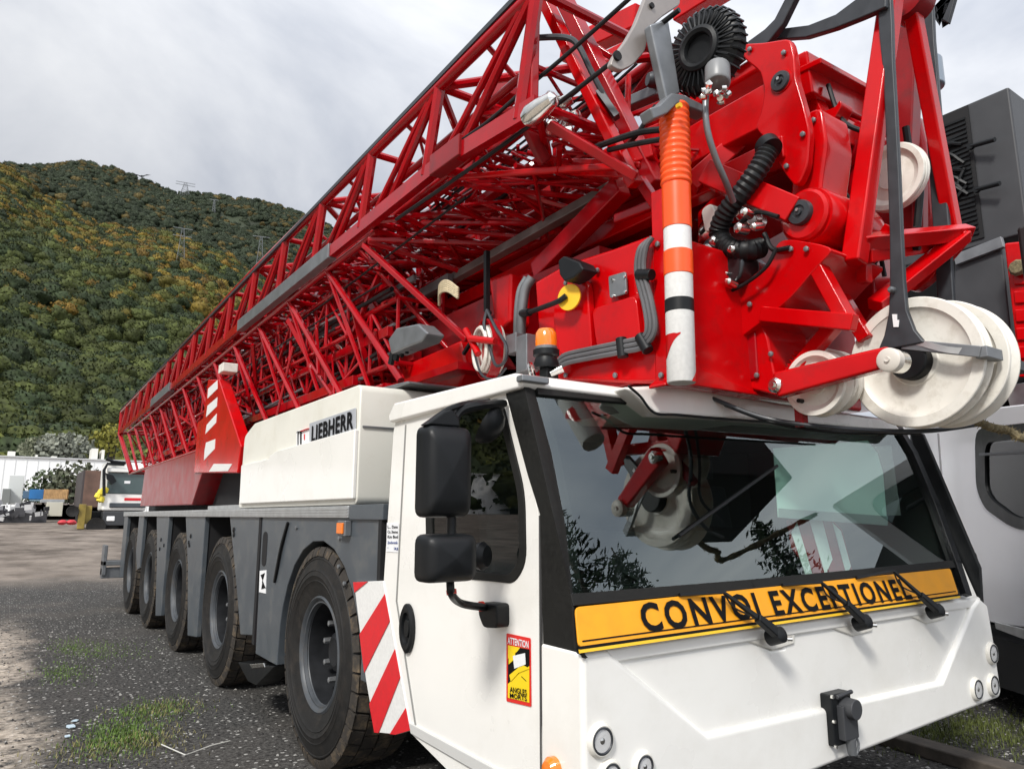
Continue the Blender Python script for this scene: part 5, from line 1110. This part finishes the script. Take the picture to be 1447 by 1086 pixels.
for k in range(9): m.lathe([(.014, 0), (.016, .02), (.0, .035)], cl_+Vector((rg.uniform(-.10, .04), rg.uniform(-.04, .04), rg.uniform(-.11, -.06))), axis=(rg.uniform(-1, 1), rg.uniform(-1, 1), rg.uniform(-1, 1)), n=10)
K('connectors', m, CHROME, par=wl)
m = M(); m.path(smooth([A(998, 128, X=.72), A(997, 160, X=.70), A(1001, 190, X=.72), A(1012, 225, X=.78), A(1026, 258, X=.86), A(1036, 285, X=.95)], 6), .0145, 10); K('grey_conduit', m, STEEL)
# left of the pole: boom foot frame posts, hooks, ropes
post('end_frame_post', [(762, -15), (898, 262)], [.42, .72], .06, .07, RED)
post('end_frame_post', [(790, -15), (928, 262)], [.62, .90], .075, .09, RED2)
post('end_frame_strut', [(755, 0), (752, 150)], [.33, .33], .05, .05, RED2)
post('end_frame_strut', [(786, 30), (870, 85)], [.7, .9], .035, .035, RED2)
post('end_frame_strut', [(888, 105), (886, 200)], [1.0, 1.0], .03, .03, RED)
post('boom_foot_link', [(776, 176), (900, 250)], [.35, .70], .05, .05, RED2)
post('boom_foot_link', [(745, 178), (770, 230)], [.45, .6], .05, .07, DRED)
post('boom_foot_link', [(650, 250), (790, 240), (905, 234)], [.4, .6, .75], .035, .035, RED)
post('boom_foot_link', [(520, 338), (716, 345)], [.32, 1.08], .035, .035, RED2)
post('boom_foot_link', [(520, 340), (655, 384)], [.32, 1.03], .04, .04, RED2)
post('boom_foot_link', [(612, 240), (805, 294)], [.32, 1.08], .035, .035, RED2)
post('boom_foot_link', [(514, 346), (660, 480)], [.34, .60], .042, .042, RED2)
post('boom_foot_link', [(505, 350), (640, 500)], [.50, .98], .035, .035, RED2)
m = M().prism(poly([(690, 98), (718, 108), (716, 130), (668, 180), (640, 215), (655, 180), (680, 140)], X=.75), (.12, 0, 0)); K('gusset_plate', m, RED2, .008)
m = M().bar(A(800, 238, X=.95), A(905, 240, X=.85), .10, .10); m.bar(A(870, 235, X=.8), A(925, 215, X=.9), .12, .10); K('foot_casting', m, RED, .01)
m = M().prism(poly([(860, 200), (935, 170), (940, 250), (900, 265), (870, 245)], X=1.15), (.3, 0, 0)); K('foot_casting', m, RED, .015)
m = M().bar(A(880, 262, X=1.0), A(760, 385, X=1.0), .10, .12); m.bar(A(935, 285, X=.9), A(870, 310, X=.9), .04, .05); m.bar(A(905, 255, X=.8), A(935, 300, X=.75), .04, .06); K('foot_beam', m, RED2, .01)
m = M().prism(poly([(700, 380), (930, 262), (945, 300), (760, 385), (730, 395)], X=1.25), (.4, 0, 0)); K('mast_top_plate', m, RED2, .012)
m = M(); m.path(smooth([A(756, 135, X=.40), A(754, 80, X=.38), A(757, 57, X=.38), A(770, 53, X=.40), A(802, 54, X=.46), A(818, 66, X=.50), A(835, 100, X=.55), A(856, 140, X=.62), A(868, 158, X=.66)], 6), .016, 8); m.bar(A(846, 130, X=.60), A(872, 166, X=.66), .05, .03); K('handrail_hook', m, STRAP)
m = M(); m.path(smooth([A(892, -4, X=.50), A(800, 78, X=.44), A(740, 128, X=.36), A(690, 172, X=.30), A(650, 200, X=.28)], 6), .011, 8); m.path(smooth([A(960, 14, X=.55), A(880, 76, X=.52), A(800, 138, X=.46), A(690, 220, X=.36), A(560, 310, X=.34)], 6), .012, 8)
for k in range(4): m.path(smooth([A(900, 60+10*k, X=.9), A(840, 110+11*k, X=.85), A(740, 190+10*k, X=.8), A(600, 300+8*k, X=.75)], 6), .009, 6)
m.path(smooth([A(945, 182, X=.62), A(900, 188, X=.6), A(850, 205, X=.58), A(828, 215, X=.6)], 5), .016, 8); m.path(smooth([A(940, 196, X=.62), A(900, 203, X=.6), A(860, 212, X=.6)], 5), .014, 8); m.path(smooth([A(926, 150, X=.7), A(900, 190, X=.62), A(885, 205, X=.7)], 5), .012, 8)
K('luffing_rope', m, HOSE)
m = M(); m.lathe([(0, 0), (.04, .01), (.055, .05), (.05, .12), (.035, .2), (0, .22)], A(742, 170, X=.24), axis=(.10, -.95, .1), n=20); K('rope_anchor', m, CHROME)
m = M()
for k in range(8):
    m.lathe([(.02, 0), (.035, .02), (.03, .07), (0, .08)], A(rg.uniform(765, 805), rg.uniform(138, 190), X=rg.uniform(.45, .6)), axis=(rg.uniform(-1, 1), -1, rg.uniform(-1, 1)), n=14)
K('anchor_fitting', m, CHROME, .003)
m = M().prism(poly([(855, 118), (920, 90), (935, 120), (870, 152)], X=1.25), (.2, 0, 0)); m.bar(A(860, 160, X=1.2), A(935, 128, X=1.2), .08, .07); K('grey_cross_member', m, STEEL, .01)
m = M(); m.lathe([(.035, 0), (.045, .02), (.045, .1), (0, .11)], A(915, 112, X=1.1), axis=(1, -.4, 0), n=18); m.lathe([(.025, 0), (.03, .05), (0, .06)], A(928, 108, X=1.1), axis=(1, -.4, 0), n=14); K('swivel_joint', m, STRAP)
m = M().bar(A(800, 75, X=1.5), A(905, 25, X=1.5), .12, .16); m.bar(A(820, 105, X=1.4), A(935, 50, X=1.4), .1, .10); m.bar(A(960, 22, X=1.45), A(1030, -22, X=1.45), .12, .12); K('upper_cross_beam', m, RED, .01)
# dark tubes under the sheaves, in front of the windscreen top
m = M(); m.path(smooth([A(1000, 560, X=1.0), A(1080, 590, X=1.15), A(1180, 604, X=1.3), A(1300, 609, X=1.6), A(1392, 598, X=1.9)], 6), .010, 8); K('stay_tube', m, STRAP)
m = M(); m.path(smooth([A(1000, 562, X=1.05), A(1090, 596, X=1.2), A(1180, 610, X=1.35), A(1300, 612, X=1.7)], 6), .008, 8); K('stay_tube', m, BLK)
m = M(); m.box(1.22, 1.26, 1.88, 1.92, A(1160, 600, X=1.24).z, A(1160, 545, X=1.24).z); K('drop_strut', m, RED2)
# ============================================================ neighbouring crane at the right
nb = thing('mobile_crane', 'grey-white crane at the right edge, with black vented box and red panels on top', 'crane', (6, 3.2, 0))
NB = lambda name, m, ma, bev=0., par=None, **k: obj(name, m, ma, par or nb, bev, **k)
U_ = Vector((.75, .66, 0)).normalized(); Nn = Vector((-.66, .75, 0)).normalized(); P0 = Vector((4.47, 2.46, 0))
def NA(x, y, off=0.): return AP(x, y, P0+Nn*off, Nn)
wn = rounded([NA(*p) for p in ((1378, 606), (1520, 590), (1520, 760), (1430, 745), (1392, 718), (1380, 690))], .15, 4)
m = M().holed([NA(*p) for p in ((1200, 600), (1540, 560), (1540, 925), (1447, 899), (1447, 886), (1405, 880), (1200, 830))], [wn], -Nn*.06); nc = NB('cab_wall', m, NWHITE, .01)
wi = rounded([NA(*p) for p in ((1392, 625), (1520, 610), (1520, 742), (1434, 730), (1402, 706), (1393, 690))], .12, 4)
m = M().holed([p+Nn*.005 for p in wn], [[p+Nn*.005 for p in wi]], -Nn*.04); NB('window_seal', m, BLK, .006, nc)
m = M().prism([p-Nn*.012 for p in wi], -Nn*.006); NB('window_glass', m, glass('cab_glass', (.35, .38, .38), 1.3), 0, nc)
m = M().bar(NA(1388, 642, .0), NA(1500, 636, .0), .02, .05, up=Nn); NB('window_bar', m, STRAP, .004, nc)
m = M(); m.bar(NA(1326, 612, .004), NA(1335, 728, .004), .02, .012, up=Nn); NB('panel_seam', m, mat('nb_seam', (.2, .2, .21), .6), 0, nc)
m = M(); m.prism([NA(*p, -.4) for p in ((1200, 602), (1540, 562), (1540, 905), (1200, 838))], -Nn*2.0); NB('cab_interior', m, DARK)
m = M(); m.prism([NA(*p, -.02) for p in ((1300, 870), (1540, 938), (1540, 1010), (1300, 935))], -Nn*1.8); NB('underbody', m, DARK)
m = M(); m.prism([NA(*p, .01) for p in ((1405, 878), (1447, 888), (1447, 903), (1407, 888))], -Nn*.05); NB('skirt_trim', m, ALU, .004)
m = M(); m.tube(NA(1400, 932, -.1), NA(1520, 950, -.1), .045, 14); NB('exhaust_pipe', m, CHROME)
m = M(); m.tube(NA(1420, 925, -.1), NA(1520, 908, -.1), .02, 10); NB('side_rail', m, ALU)
m = M(); c = NA(1300, 625, .12); m.tube(NA(1288, 612, .1), NA(1288, 648, .1), .012, 8); NB('grab_rail', m, STRAP)
m = M(); m.box(4.7, 5.3, 3.45, 7.5, .9, 2.15); NB('body_side', m, NWHITE, .02)
bx = A(1425, 122, X=5.5); zb = A(1392, 345, X=5.5).z
m = M().box(5.5, 7.6, bx.y, bx.y+2.6, zb, bx.z); vb = NB('vented_box', m, NBLK, .02)
y_a, y_b = A(1372, 150, X=5.5).y, A(1337, 165, X=5.5).y+.25; zt_ = A(1370, 148, X=5.5).z
m = M().box(5.485, 5.52, A(1368, 148, X=5.5).y, y_b, A(1385, 345, X=5.5).z+.05, zt_); NB('vent_opening', m, DARK, 0, vb)
m = M()
for k in range(26):
    z = zb+.12+k*(zt_-zb-.2)/26; y0_ = A(1368, 148, X=5.5).y+.03
    m.bar((5.475, y0_, z), (5.475, y_b, z+rg.uniform(-.03, .03)), .01, .022)
for k in range(8):
    z = rg.uniform(zb+.3, zt_-.1); m.path(smooth([(5.46, y0_+.05, z), (5.44, y0_+.2, z+rg.uniform(-.2, .2)), (5.46, y0_+.4, z+rg.uniform(-.3, .3))], 4), .018, 6)
NB('vent_slats', m, BLK, 0, vb)
for (a, b) in (((1372, 207), (1406, 197)), ((1380, 268), (1413, 259))):
    m = M(); m.tube(A(*a, X=5.42), A(*b, X=5.38), .022, 10); m.lathe([(.03, -.02), (.03, .02)], A(*a, X=5.42), n=10); NB('box_handle', m, BLK, 0, vb)
m = M().prism([A(*p, X=5.2) for p in ((1348, 372), (1415, 346), (1432, 505), (1405, 560), (1348, 560))], (.8, 0, 0)); NB('dark_cabinet', m, NBLK, .015)
m = M().bar(A(1350, 368, X=5.18), A(1418, 342, X=5.18), .05, .10); NB('cabinet_lip', m, STEEL, .006)
m = M().prism([A(*p, X=4.9) for p in ((1418, 343), (1447, 340), (1530, 330), (1530, 560), (1440, 530))], (.5, 0, 0)); rp_ = NB('red_panel', m, RED, .02)
m = M()
for k in range(6): m.box(4.87, 4.92, A(1436, 400, X=4.9).y-.6, A(1434, 400, X=4.9).y, 0, 0) if False else m.prism([A(1430+k*1.5, 385+26*k, X=4.88), A(1500, 380+26*k, X=4.88), A(1500, 398+26*k, X=4.88), A(1432+k*1.5, 403+26*k, X=4.88)], (.04, 0, 0))
NB('red_rib', m, RED, .012, rp_)
m = M(); m.lathe([(.05, 0), (.07, .03), (.03, .1)], A(1436, 377, X=4.8), n=9); NB('mossy_coupling', m, ROPE)
m = M().prism([A(*p, X=5.3) for p in ((1418, 545), (1447, 540), (1520, 535), (1520, 590), (1430, 585))], (.6, 0, 0)); NB('steel_frame', m, ALU, .01)
m = M().prism([A(*p, X=5.6) for p in ((1395, 530), (1520, 530), (1520, 600), (1380, 600))], (.6, 0, 0)); NB('dark_frame', m, DARK)
m = M(); ws_ = Vector((5.6, 2.0, 0)); 
# frayed rope hanging between the two cranes
pts = smooth([A(1331, 576, X=1.62), A(1352, 586, X=1.66), A(1378, 594, X=1.72), A(1402, 604, X=1.8), A(1425, 608, X=1.9), A(1452, 618, X=2.0), (2.9, 1.5, 2.02)], 12)
m = M().path(pts, .02, 8, rf=lambda i: .013+.007*((i*5) % 3)/2)
for i, p in enumerate(pts):
    for _ in range(3): d = Vector([rg.gauss(0, 1) for _ in range(3)]).normalized()*rg.uniform(.02, .036); m.tube(p, p+d, .003, 4, .001)
obj('frayed_rope', m, ROPE, label='mossy frayed rope hanging beside the large white sheaves', cat='rope')
# ============================================================ distant yard
def atY(px, py, Y): return A(px, py, Y=Y)
m = M(); wl_, wr_ = atY(-60, 648, 100), atY(260, 655, 100); g_ = gz(0, 100)
m.box(wl_.x-60, wr_.x+40, 100, 130, g_-1, atY(60, 647, 100).z)
wb_ = thing('warehouse', 'long white flat-roofed warehouse at the foot of the wooded hill', 'building', ((wl_.x+wr_.x)/2, 115, g_)); obj('wall', m, mat('warehouse_white', (.86, .87, .86), .6, var=.02, vs=.3), wb_)
m = M(); m.box(wl_.x-60.2, wr_.x+40.2, 99.8, 130.2, atY(60, 647, 100).z, atY(60, 645.5, 100).z); obj('roof', m, mat('roof_trim', (.55, .56, .56), .5), wb_)
m = M()
for px in range(0, 260, 16): p = atY(px, 700, 99.96); m.box(p.x-.03, p.x+.03, 99.95, 100.0, g_, atY(60, 648, 100).z)
obj('wall_seams', m, mat('seam_grey', (.76, .77, .76), .6), wb_)
m = M()
for a, b, t_ in ((11, 22, 638), (50, 53, 643), (72, 80, 645), (129, 138, 634), (143, 147, 636)): p, q = atY(a, t_, 104), atY(b, t_, 104); m.box(p.x, q.x, 103, 106, atY(60, 650, 104).z-1, p.z)
obj('roof_vent', m, WHITE2, wb_)
def bush(name, px, py, Y, r, n, col, label, k=1., grp=None):
    c = atY(px, py, Y); m = M(); lm = M(); rr = random.Random(px)
    for _ in range(n):
        d = Vector([rr.gauss(0, 1) for _ in range(3)]).normalized()*(rr.random()**.4)*r; d.z *= k; p = c+d+Vector((0, 0, 0))
        s = r*rr.uniform(.05, .11); a = Vector([rr.gauss(0, 1) for _ in range(3)]).normalized(); b = a.orthogonal().normalized(); e = a.cross(b); lm.add([p+b*s, p+e*s, p-b*s, p-e*s], [(0, 1, 2, 3)])
    t = thing(name, label, 'bush' if 'bush' in name else 'tree', (c.x, c.y, gz(0, c.y)), grp)
    for _ in range(9): d = Vector((rr.uniform(-.7, .7)*r, rr.uniform(-.5, .5)*r, rr.uniform(.2, .8)*r*k)); m.path([Vector((c.x, c.y, gz(0, c.y))), c+d*.4, c+d], r*.03, 5, lambda i: r*.03*(1-i*.35))
    obj('branches', m, WOOD, t); obj('foliage', lm, leafmat('bush_leaf', False, col), t)
bush('bush', 72, 694, 78, 2.1, 700, (.055, .075, .035), 'dark green shrub left of centre by the white warehouse wall')
bush('bush', 104, 690, 76, 2.5, 800, (.11, .12, .08), 'grey green shrub in front of the warehouse beside the brown container')
bush('bush', 40, 700, 84, 1.4, 300, (.06, .075, .04), 'small dark shrub next to the blue sheeted stack')
bush('tree', 92, 632, 112, 3.6, 900, (.20, .21, .17), 'pale grey leafed tree rising behind the warehouse roof', .6)
bush('tree', 60, 634, 114, 2.8, 600, (.17, .18, .12), 'smaller greyish tree at the left behind the warehouse roof', .6)
bush('tree', 160, 622, 112, 3.0, 700, (.17, .16, .03), 'yellow green tree behind the warehouse above the lorry', .8)
def conifer(x, y, h, label):
    rr = random.Random(int(x*10)); t = thing('conifer', label, 'tree', (x, y, 0)); m = M(); m.path([(x, y, 0), (x, y, h*.5), (x, y, h)], .16, 8, lambda i: (.17, .10, .02)[i]); lm = M()
    for k in range(90):
        z = h*(.12+.86*k/90); L = (h-z)*.30+.15; a = k*2.4; d = Vector((math.cos(a), math.sin(a), rr.uniform(-.25, .1))); o = Vector((x, y, z)); m.path([o, o+d*L], .02, 4, lambda i: (.02, .006)[i])
        for q in range(34):
            p = o+d*L*rr.uniform(.15, 1.0)+Vector([rr.gauss(0, .10) for _ in range(3)]); v = Vector([rr.gauss(0, 1) for _ in range(3)]).normalized(); u = v.orthogonal().normalized(); s_ = rr.uniform(.06, .14); lm.add([p+u*s_, p+v*s_*.3, p-u*s_, p-v*s_*.3], [(0, 1, 2, 3)])
    obj('trunk', m, WOOD, t); obj('needles', lm, leafmat('needles', False, (.018, .035, .014)), t)
conifer(9.6, -7.6, 10.2, 'tall dark conifer mirrored at the lower left of the windscreen')
conifer(12.0, -8.4, 9.0, 'dark conifer mirrored beside the tall one in the windscreen')
conifer(15.6, -6.4, 8.4, 'conifer mirrored near the lower middle of the windscreen')
def simple(name, label, cat, Y, rects, mats_, depth=1.5):
    t = None; P = []
    for (nm, x0, y0_, x1, y1_), ma in zip(rects, mats_):
        a, b = atY(x0, y0_, Y), atY(x1, y1_, Y); P.append((nm, a, b, ma))
    zlo = min(b.z for _, a, b, _ in P); cx = sum((a.x+b.x)/2 for _, a, b, _ in P)/len(P)
    t = thing(name, label, cat, (cx, Y, min(zlo, gz(0, Y))))
    for i, (nm, a, b, ma) in enumerate(P): m = M(); m.box(a.x, b.x, Y+.02*i, Y+depth, b.z, a.z); obj(nm, m, ma, t, .03)
    return t
GAL = mat('galvanised', (.42, .44, .45), .45, metal=.4, var=.15, vs=2); RUST = mat('rusty_brown', (.13, .075, .055), .7, var=.3, vs=1.5)
simple('silo_pipe', 'tall pale grey ribbed steel duct standing left near the warehouse', 'duct', 80, [('duct_body', 14, 671, 30, 712), ('duct_rib', 16, 678, 20, 708), ('duct_rib', 24, 678, 27, 708)], [mat('pale_duct', (.62, .64, .62), .5), GAL, GAL])
simple('metal_cabinet', 'short dark grey metal cabinet left of the tall duct', 'cabinet', 79, [('cabinet_body', 4, 690, 13, 712), ('cabinet_door', 5, 692, 12, 711)], [mat('cab_grey', (.2, .21, .2), .6), mat('cab_grey2', (.24, .25, .24), .6)])
simple('tarpaulin_stack', 'stack under bright blue sheet beside the bundled timber', 'stack', 70, [('blue_sheet', 42, 691, 61, 705), ('blue_sheet', 33, 693, 41, 704), ('pallet', 42, 705, 90, 708)], [mat('tarp_blue', (.02, .14, .36), .5, var=.2, vs=1), mat('tarp_dull', (.07, .13, .2), .6), mat('pallet_blue', (.2, .3, .36), .6)])
t = simple('timber_stack', 'stack of orange brown sawn timber on a pale block', 'timber', 70, [('planks', 62, 691, 96, 705)], [mat('sawn_wood', (.36, .20, .08), .8, var=.35, vs=3)])
m = M()
for k in range(14): a, b = atY(62+k*2.4, 705, 69.8), atY(65+k*2.3, 691, 69.8); m.bar(a, b, .10, .10)
obj('plank_ends', m, mat('plank_light', (.45, .27, .12), .8, var=.3, vs=3), t)
simple('concrete_block', 'large cream white concrete block with grey top in front of the timber stack', 'block', 66, [('block_body', 66, 709, 87.5, 729), ('block_top', 58, 705, 91, 710)], [mat('cream_block', (.62, .60, .50), .7), GAL])
simple('shipping_container', 'tall rusty brown container end left of the white lorry', 'container', 60, [('container_wall', 121, 664, 145, 716), ('container_post', 118, 664, 121.5, 716), ('container_door', 125, 669, 138, 714)], [RUST, mat('dark_post', (.05, .04, .04), .6), mat('rust2', (.17, .10, .075), .7, var=.3, vs=2)], 6)
t = thing('scrap_pile', 'low heap of black and white scrap panels at the far left', 'scrap', (-1.5, 62, gz(0, 62)))
m1, m2 = M(), M()
for k in range(60):
    a = atY(rg.uniform(-40, 66), rg.uniform(712, 732), 62+rg.uniform(-3, 3)); s_ = rg.uniform(.3, 1.3)
    mm_ = (m1, m2)[rg.random() < .3]; mm_.bar(a, a+Vector((s_*rg.uniform(-1, 1), rg.uniform(-.5, .5), s_*rg.uniform(-.25, .35))), .06*s_+.03, rg.uniform(.1, .45))
a, b = atY(-40, 722, 64), atY(66, 732, 64); m1.box(a.x, b.x, 64, 66, gz(0, 64), a.z)
obj('dark_panels', m1, mat('scrap_dark', (.04, .04, .045), .6, var=.4, vs=2), t); obj('pale_panels', m2, mat('scrap_pale', (.5, .5, .5), .5), t)
t = thing('skip_row', 'long row of grey concrete slabs and low pallets behind the cream block', 'slabs', (2, 74, gz(0, 74)))
m = M()
for k in range(14): a = atY(32+k*9, 711+rg.uniform(-2, 2), 73); m.box(a.x, a.x+1.1, 73, 74.5, gz(0, 73), a.z)
obj('slab', m, mat('slab_grey', (.25, .22, .20), .8, var=.4, vs=1), t)
c = atY(94, 738, 44); m = M(); bm_r = random.Random(4)
for k in range(7): m.lathe([(0, 0), (.14, .05), (.2, .14), (.12, .24), (0, .27)], c+Vector((bm_r.uniform(-.3, .3), bm_r.uniform(-.3, .3), -.12)), axis=(bm_r.uniform(-.4, .4), 0, 1), n=9)
obj('red_sack', m, mat('sack_red', (.5, .03, .04), .6), label='crumpled bright red sack lying on the far yard', cat='sack')
# yellow machine
t = thing('forklift', 'yellow and black lifting machine with raised boom beside the white lorry', 'machine', (2.6, 50, gz(0, 50))); YM = mat('machine_yellow', (.26, .19, .035), .5, var=.3, vs=2)
m = M(); a, b = atY(112, 712, 50), atY(118, 752, 50); m.box(a.x, b.x, 49.8, 50.1, b.z+.2, a.z); a, b = atY(119, 714, 50), atY(128, 740, 50); m.box(a.x, b.x, 50, 51, b.z, a.z); obj('mast', m, YM, t, .03)
m = M()
for q in ((137, 705), (141, 700), (146, 697), (140, 710)): m.lathe([(0, 0), (.22, .1), (.2, .35), (0, .42)], atY(q[0], q[1], 50), axis=(.3, 0, 1), n=9)
obj('yellow_cover', m, mat('bright_yellow', (.75, .62, .05), .5), t)
m = M(); a, b = atY(110, 722, 51), atY(146, 738, 51); m.box(a.x, b.x, 51, 52.5, b.z, a.z); m.bar(atY(108, 749, 49.6), atY(124, 750, 49.6), .3, .12); obj('body', m, BLK, t, .04)
m = M()
for q in ((103, 722, .32), (136, 743, .5)): m.lathe([(q[2]*.5, .05), (q[2], 0), (q[2], .4), (0, .4)], atY(q[0], q[1], 49.7), axis=(0, 1, 0), n=22)
obj('machine_wheel', m, RUB, t)
# lorry
t = thing('lorry', 'white lorry facing the camera beyond the rear of the crane', 'lorry', (3.6, 50, gz(0, 50))); LY = 50
def L_(nm, x0, y0_, x1, y1_, ma, dy=0., d=2.4, bev=.05): a, b = atY(x0, y0_, LY+dy), atY(x1, y1_, LY+dy); return obj(nm, M().box(a.x, b.x, LY+dy, LY+dy+d, b.z, a.z), ma, t, bev)
L_('cab_body', 150, 652, 206, 722, WHITE, 0, 2.5, .15); L_('windscreen', 153, 667, 206, 698, mat('lorry_glass', (.06, .09, .09), .12, coat=.5), -.05, .3)
L_('visor', 152, 660, 206, 668, WHITE, -.25, .5); L_('grille_bar', 155, 710, 206, 717, mat('lorry_dark', (.05, .06, .07), .4), -.1, .3); L_('bumper', 146, 722, 206, 742, mat('bumper_dark', (.04, .042, .045), .5), -.1, 1.2)
L_('wheel', 143, 733, 168, 757, RUB, .1, 1.0, .2); L_('headlight', 151, 729, 162, 736, LENS, -.15, .2); L_('red_badge', 176, 703, 199, 707, TRED, -.03, .2, .01)
L_('sticker', 176, 679, 184, 683, PAPER, -.08, .2, .01); L_('chassis', 170, 726, 206, 748, DARK, .6, 3)
m = M(); m.path([atY(147, 700, LY-.4), atY(147, 664, LY-.4), atY(152, 655, LY-.3), atY(176, 656, LY-.3)], .09, 6); m.prism([atY(*p, LY-.5) for p in ((150, 668), (160, 671), (165, 680), (158, 684), (151, 676))], (0, .3, 0)); m.path([atY(150, 648, LY-.3), atY(160, 652, LY-.3), atY(178, 654, LY-.3)], .10, 6); obj('mirror_frame', m, BLK, t)
# pylons and the bird
PYM = mat('pylon_steel', (.17, .18, .19), .6)
def pylon(px, pyt, pyb, Rr, w, label, arms=2):
    d = ray(px, pyb); d.z = 0; base = CAM+d/ math.hypot(d.x, d.y)*Rr
    zb = 1.5+Rr*azel(px, pyb)[1]; zt = 1.5+Rr*azel(px, pyt)[1]; base.z = zb-4; m = M(); k = Rr/900
    s = Vector((d.y, -d.x, 0)).normalized(); f = Vector((d.x, d.y, 0)).normalized()
    h = zt-base.z; legs = []
    for i, j in ((-1, -1), (1, -1), (1, 1), (-1, 1)): p, q = base+s*w*i+f*w*j, base+s*w*.22*i+f*w*.22*j+Vector((0, 0, h)); legs.append((p, q)); m.tube(p, q, .20*k, 4)
    for n_ in range(8):
        for a in range(4):
            p, q = legs[a], legs[(a+1) % 4]; m.tube(p[0].lerp(p[1], n_/8), q[0].lerp(q[1], (n_+1)/8), .09*k, 4); m.tube(q[0].lerp(q[1], n_/8), p[0].lerp(p[1], (n_+1)/8), .09*k, 4)
    for a in range(arms): z = h*(1-.16*a); o = base+Vector((0, 0, z)); m.bar(o-s*w*1.9, o+s*w*1.9, .4*k, .6*k)
    obj('pylon', m, PYM, label=label, cat='pylon', group='power pylons on the hill')
pylon(254, 322, 378, 325, 2.0, 'nearest grey T-shaped pylon among the trees, left of the boom')
pylon(366, 334, 385, 470, 2.7, 'grey pylon close to the edge of the red boom', 1)
pylon(261, 258, 275, 880, 5.5, 'pylon standing on the skyline of the far ridge')
pylon(301, 282, 308, 800, 2.2, 'thin pale pylon just below the far ridge line', 1)
c = CAM+ray(200, 249).normalized()*120; m = M(); s = Vector((.8, -.5, 0)).normalized()
m.path([c-s*.35, c, c+s*.4], .12, 6, lambda i: (.03, .15, .05)[i])
for sg_ in (-1, 1): m.prism([c, c+s*sg_*.7+Vector((0, 0, .28)), c+s*sg_*1.3+Vector((0, 0, .2)), c+s*sg_*.6+Vector((0, 0, .08))], (0, .05, .03))
obj('bird', m, INK, label='dark bird flying above the ridge', cat='bird')
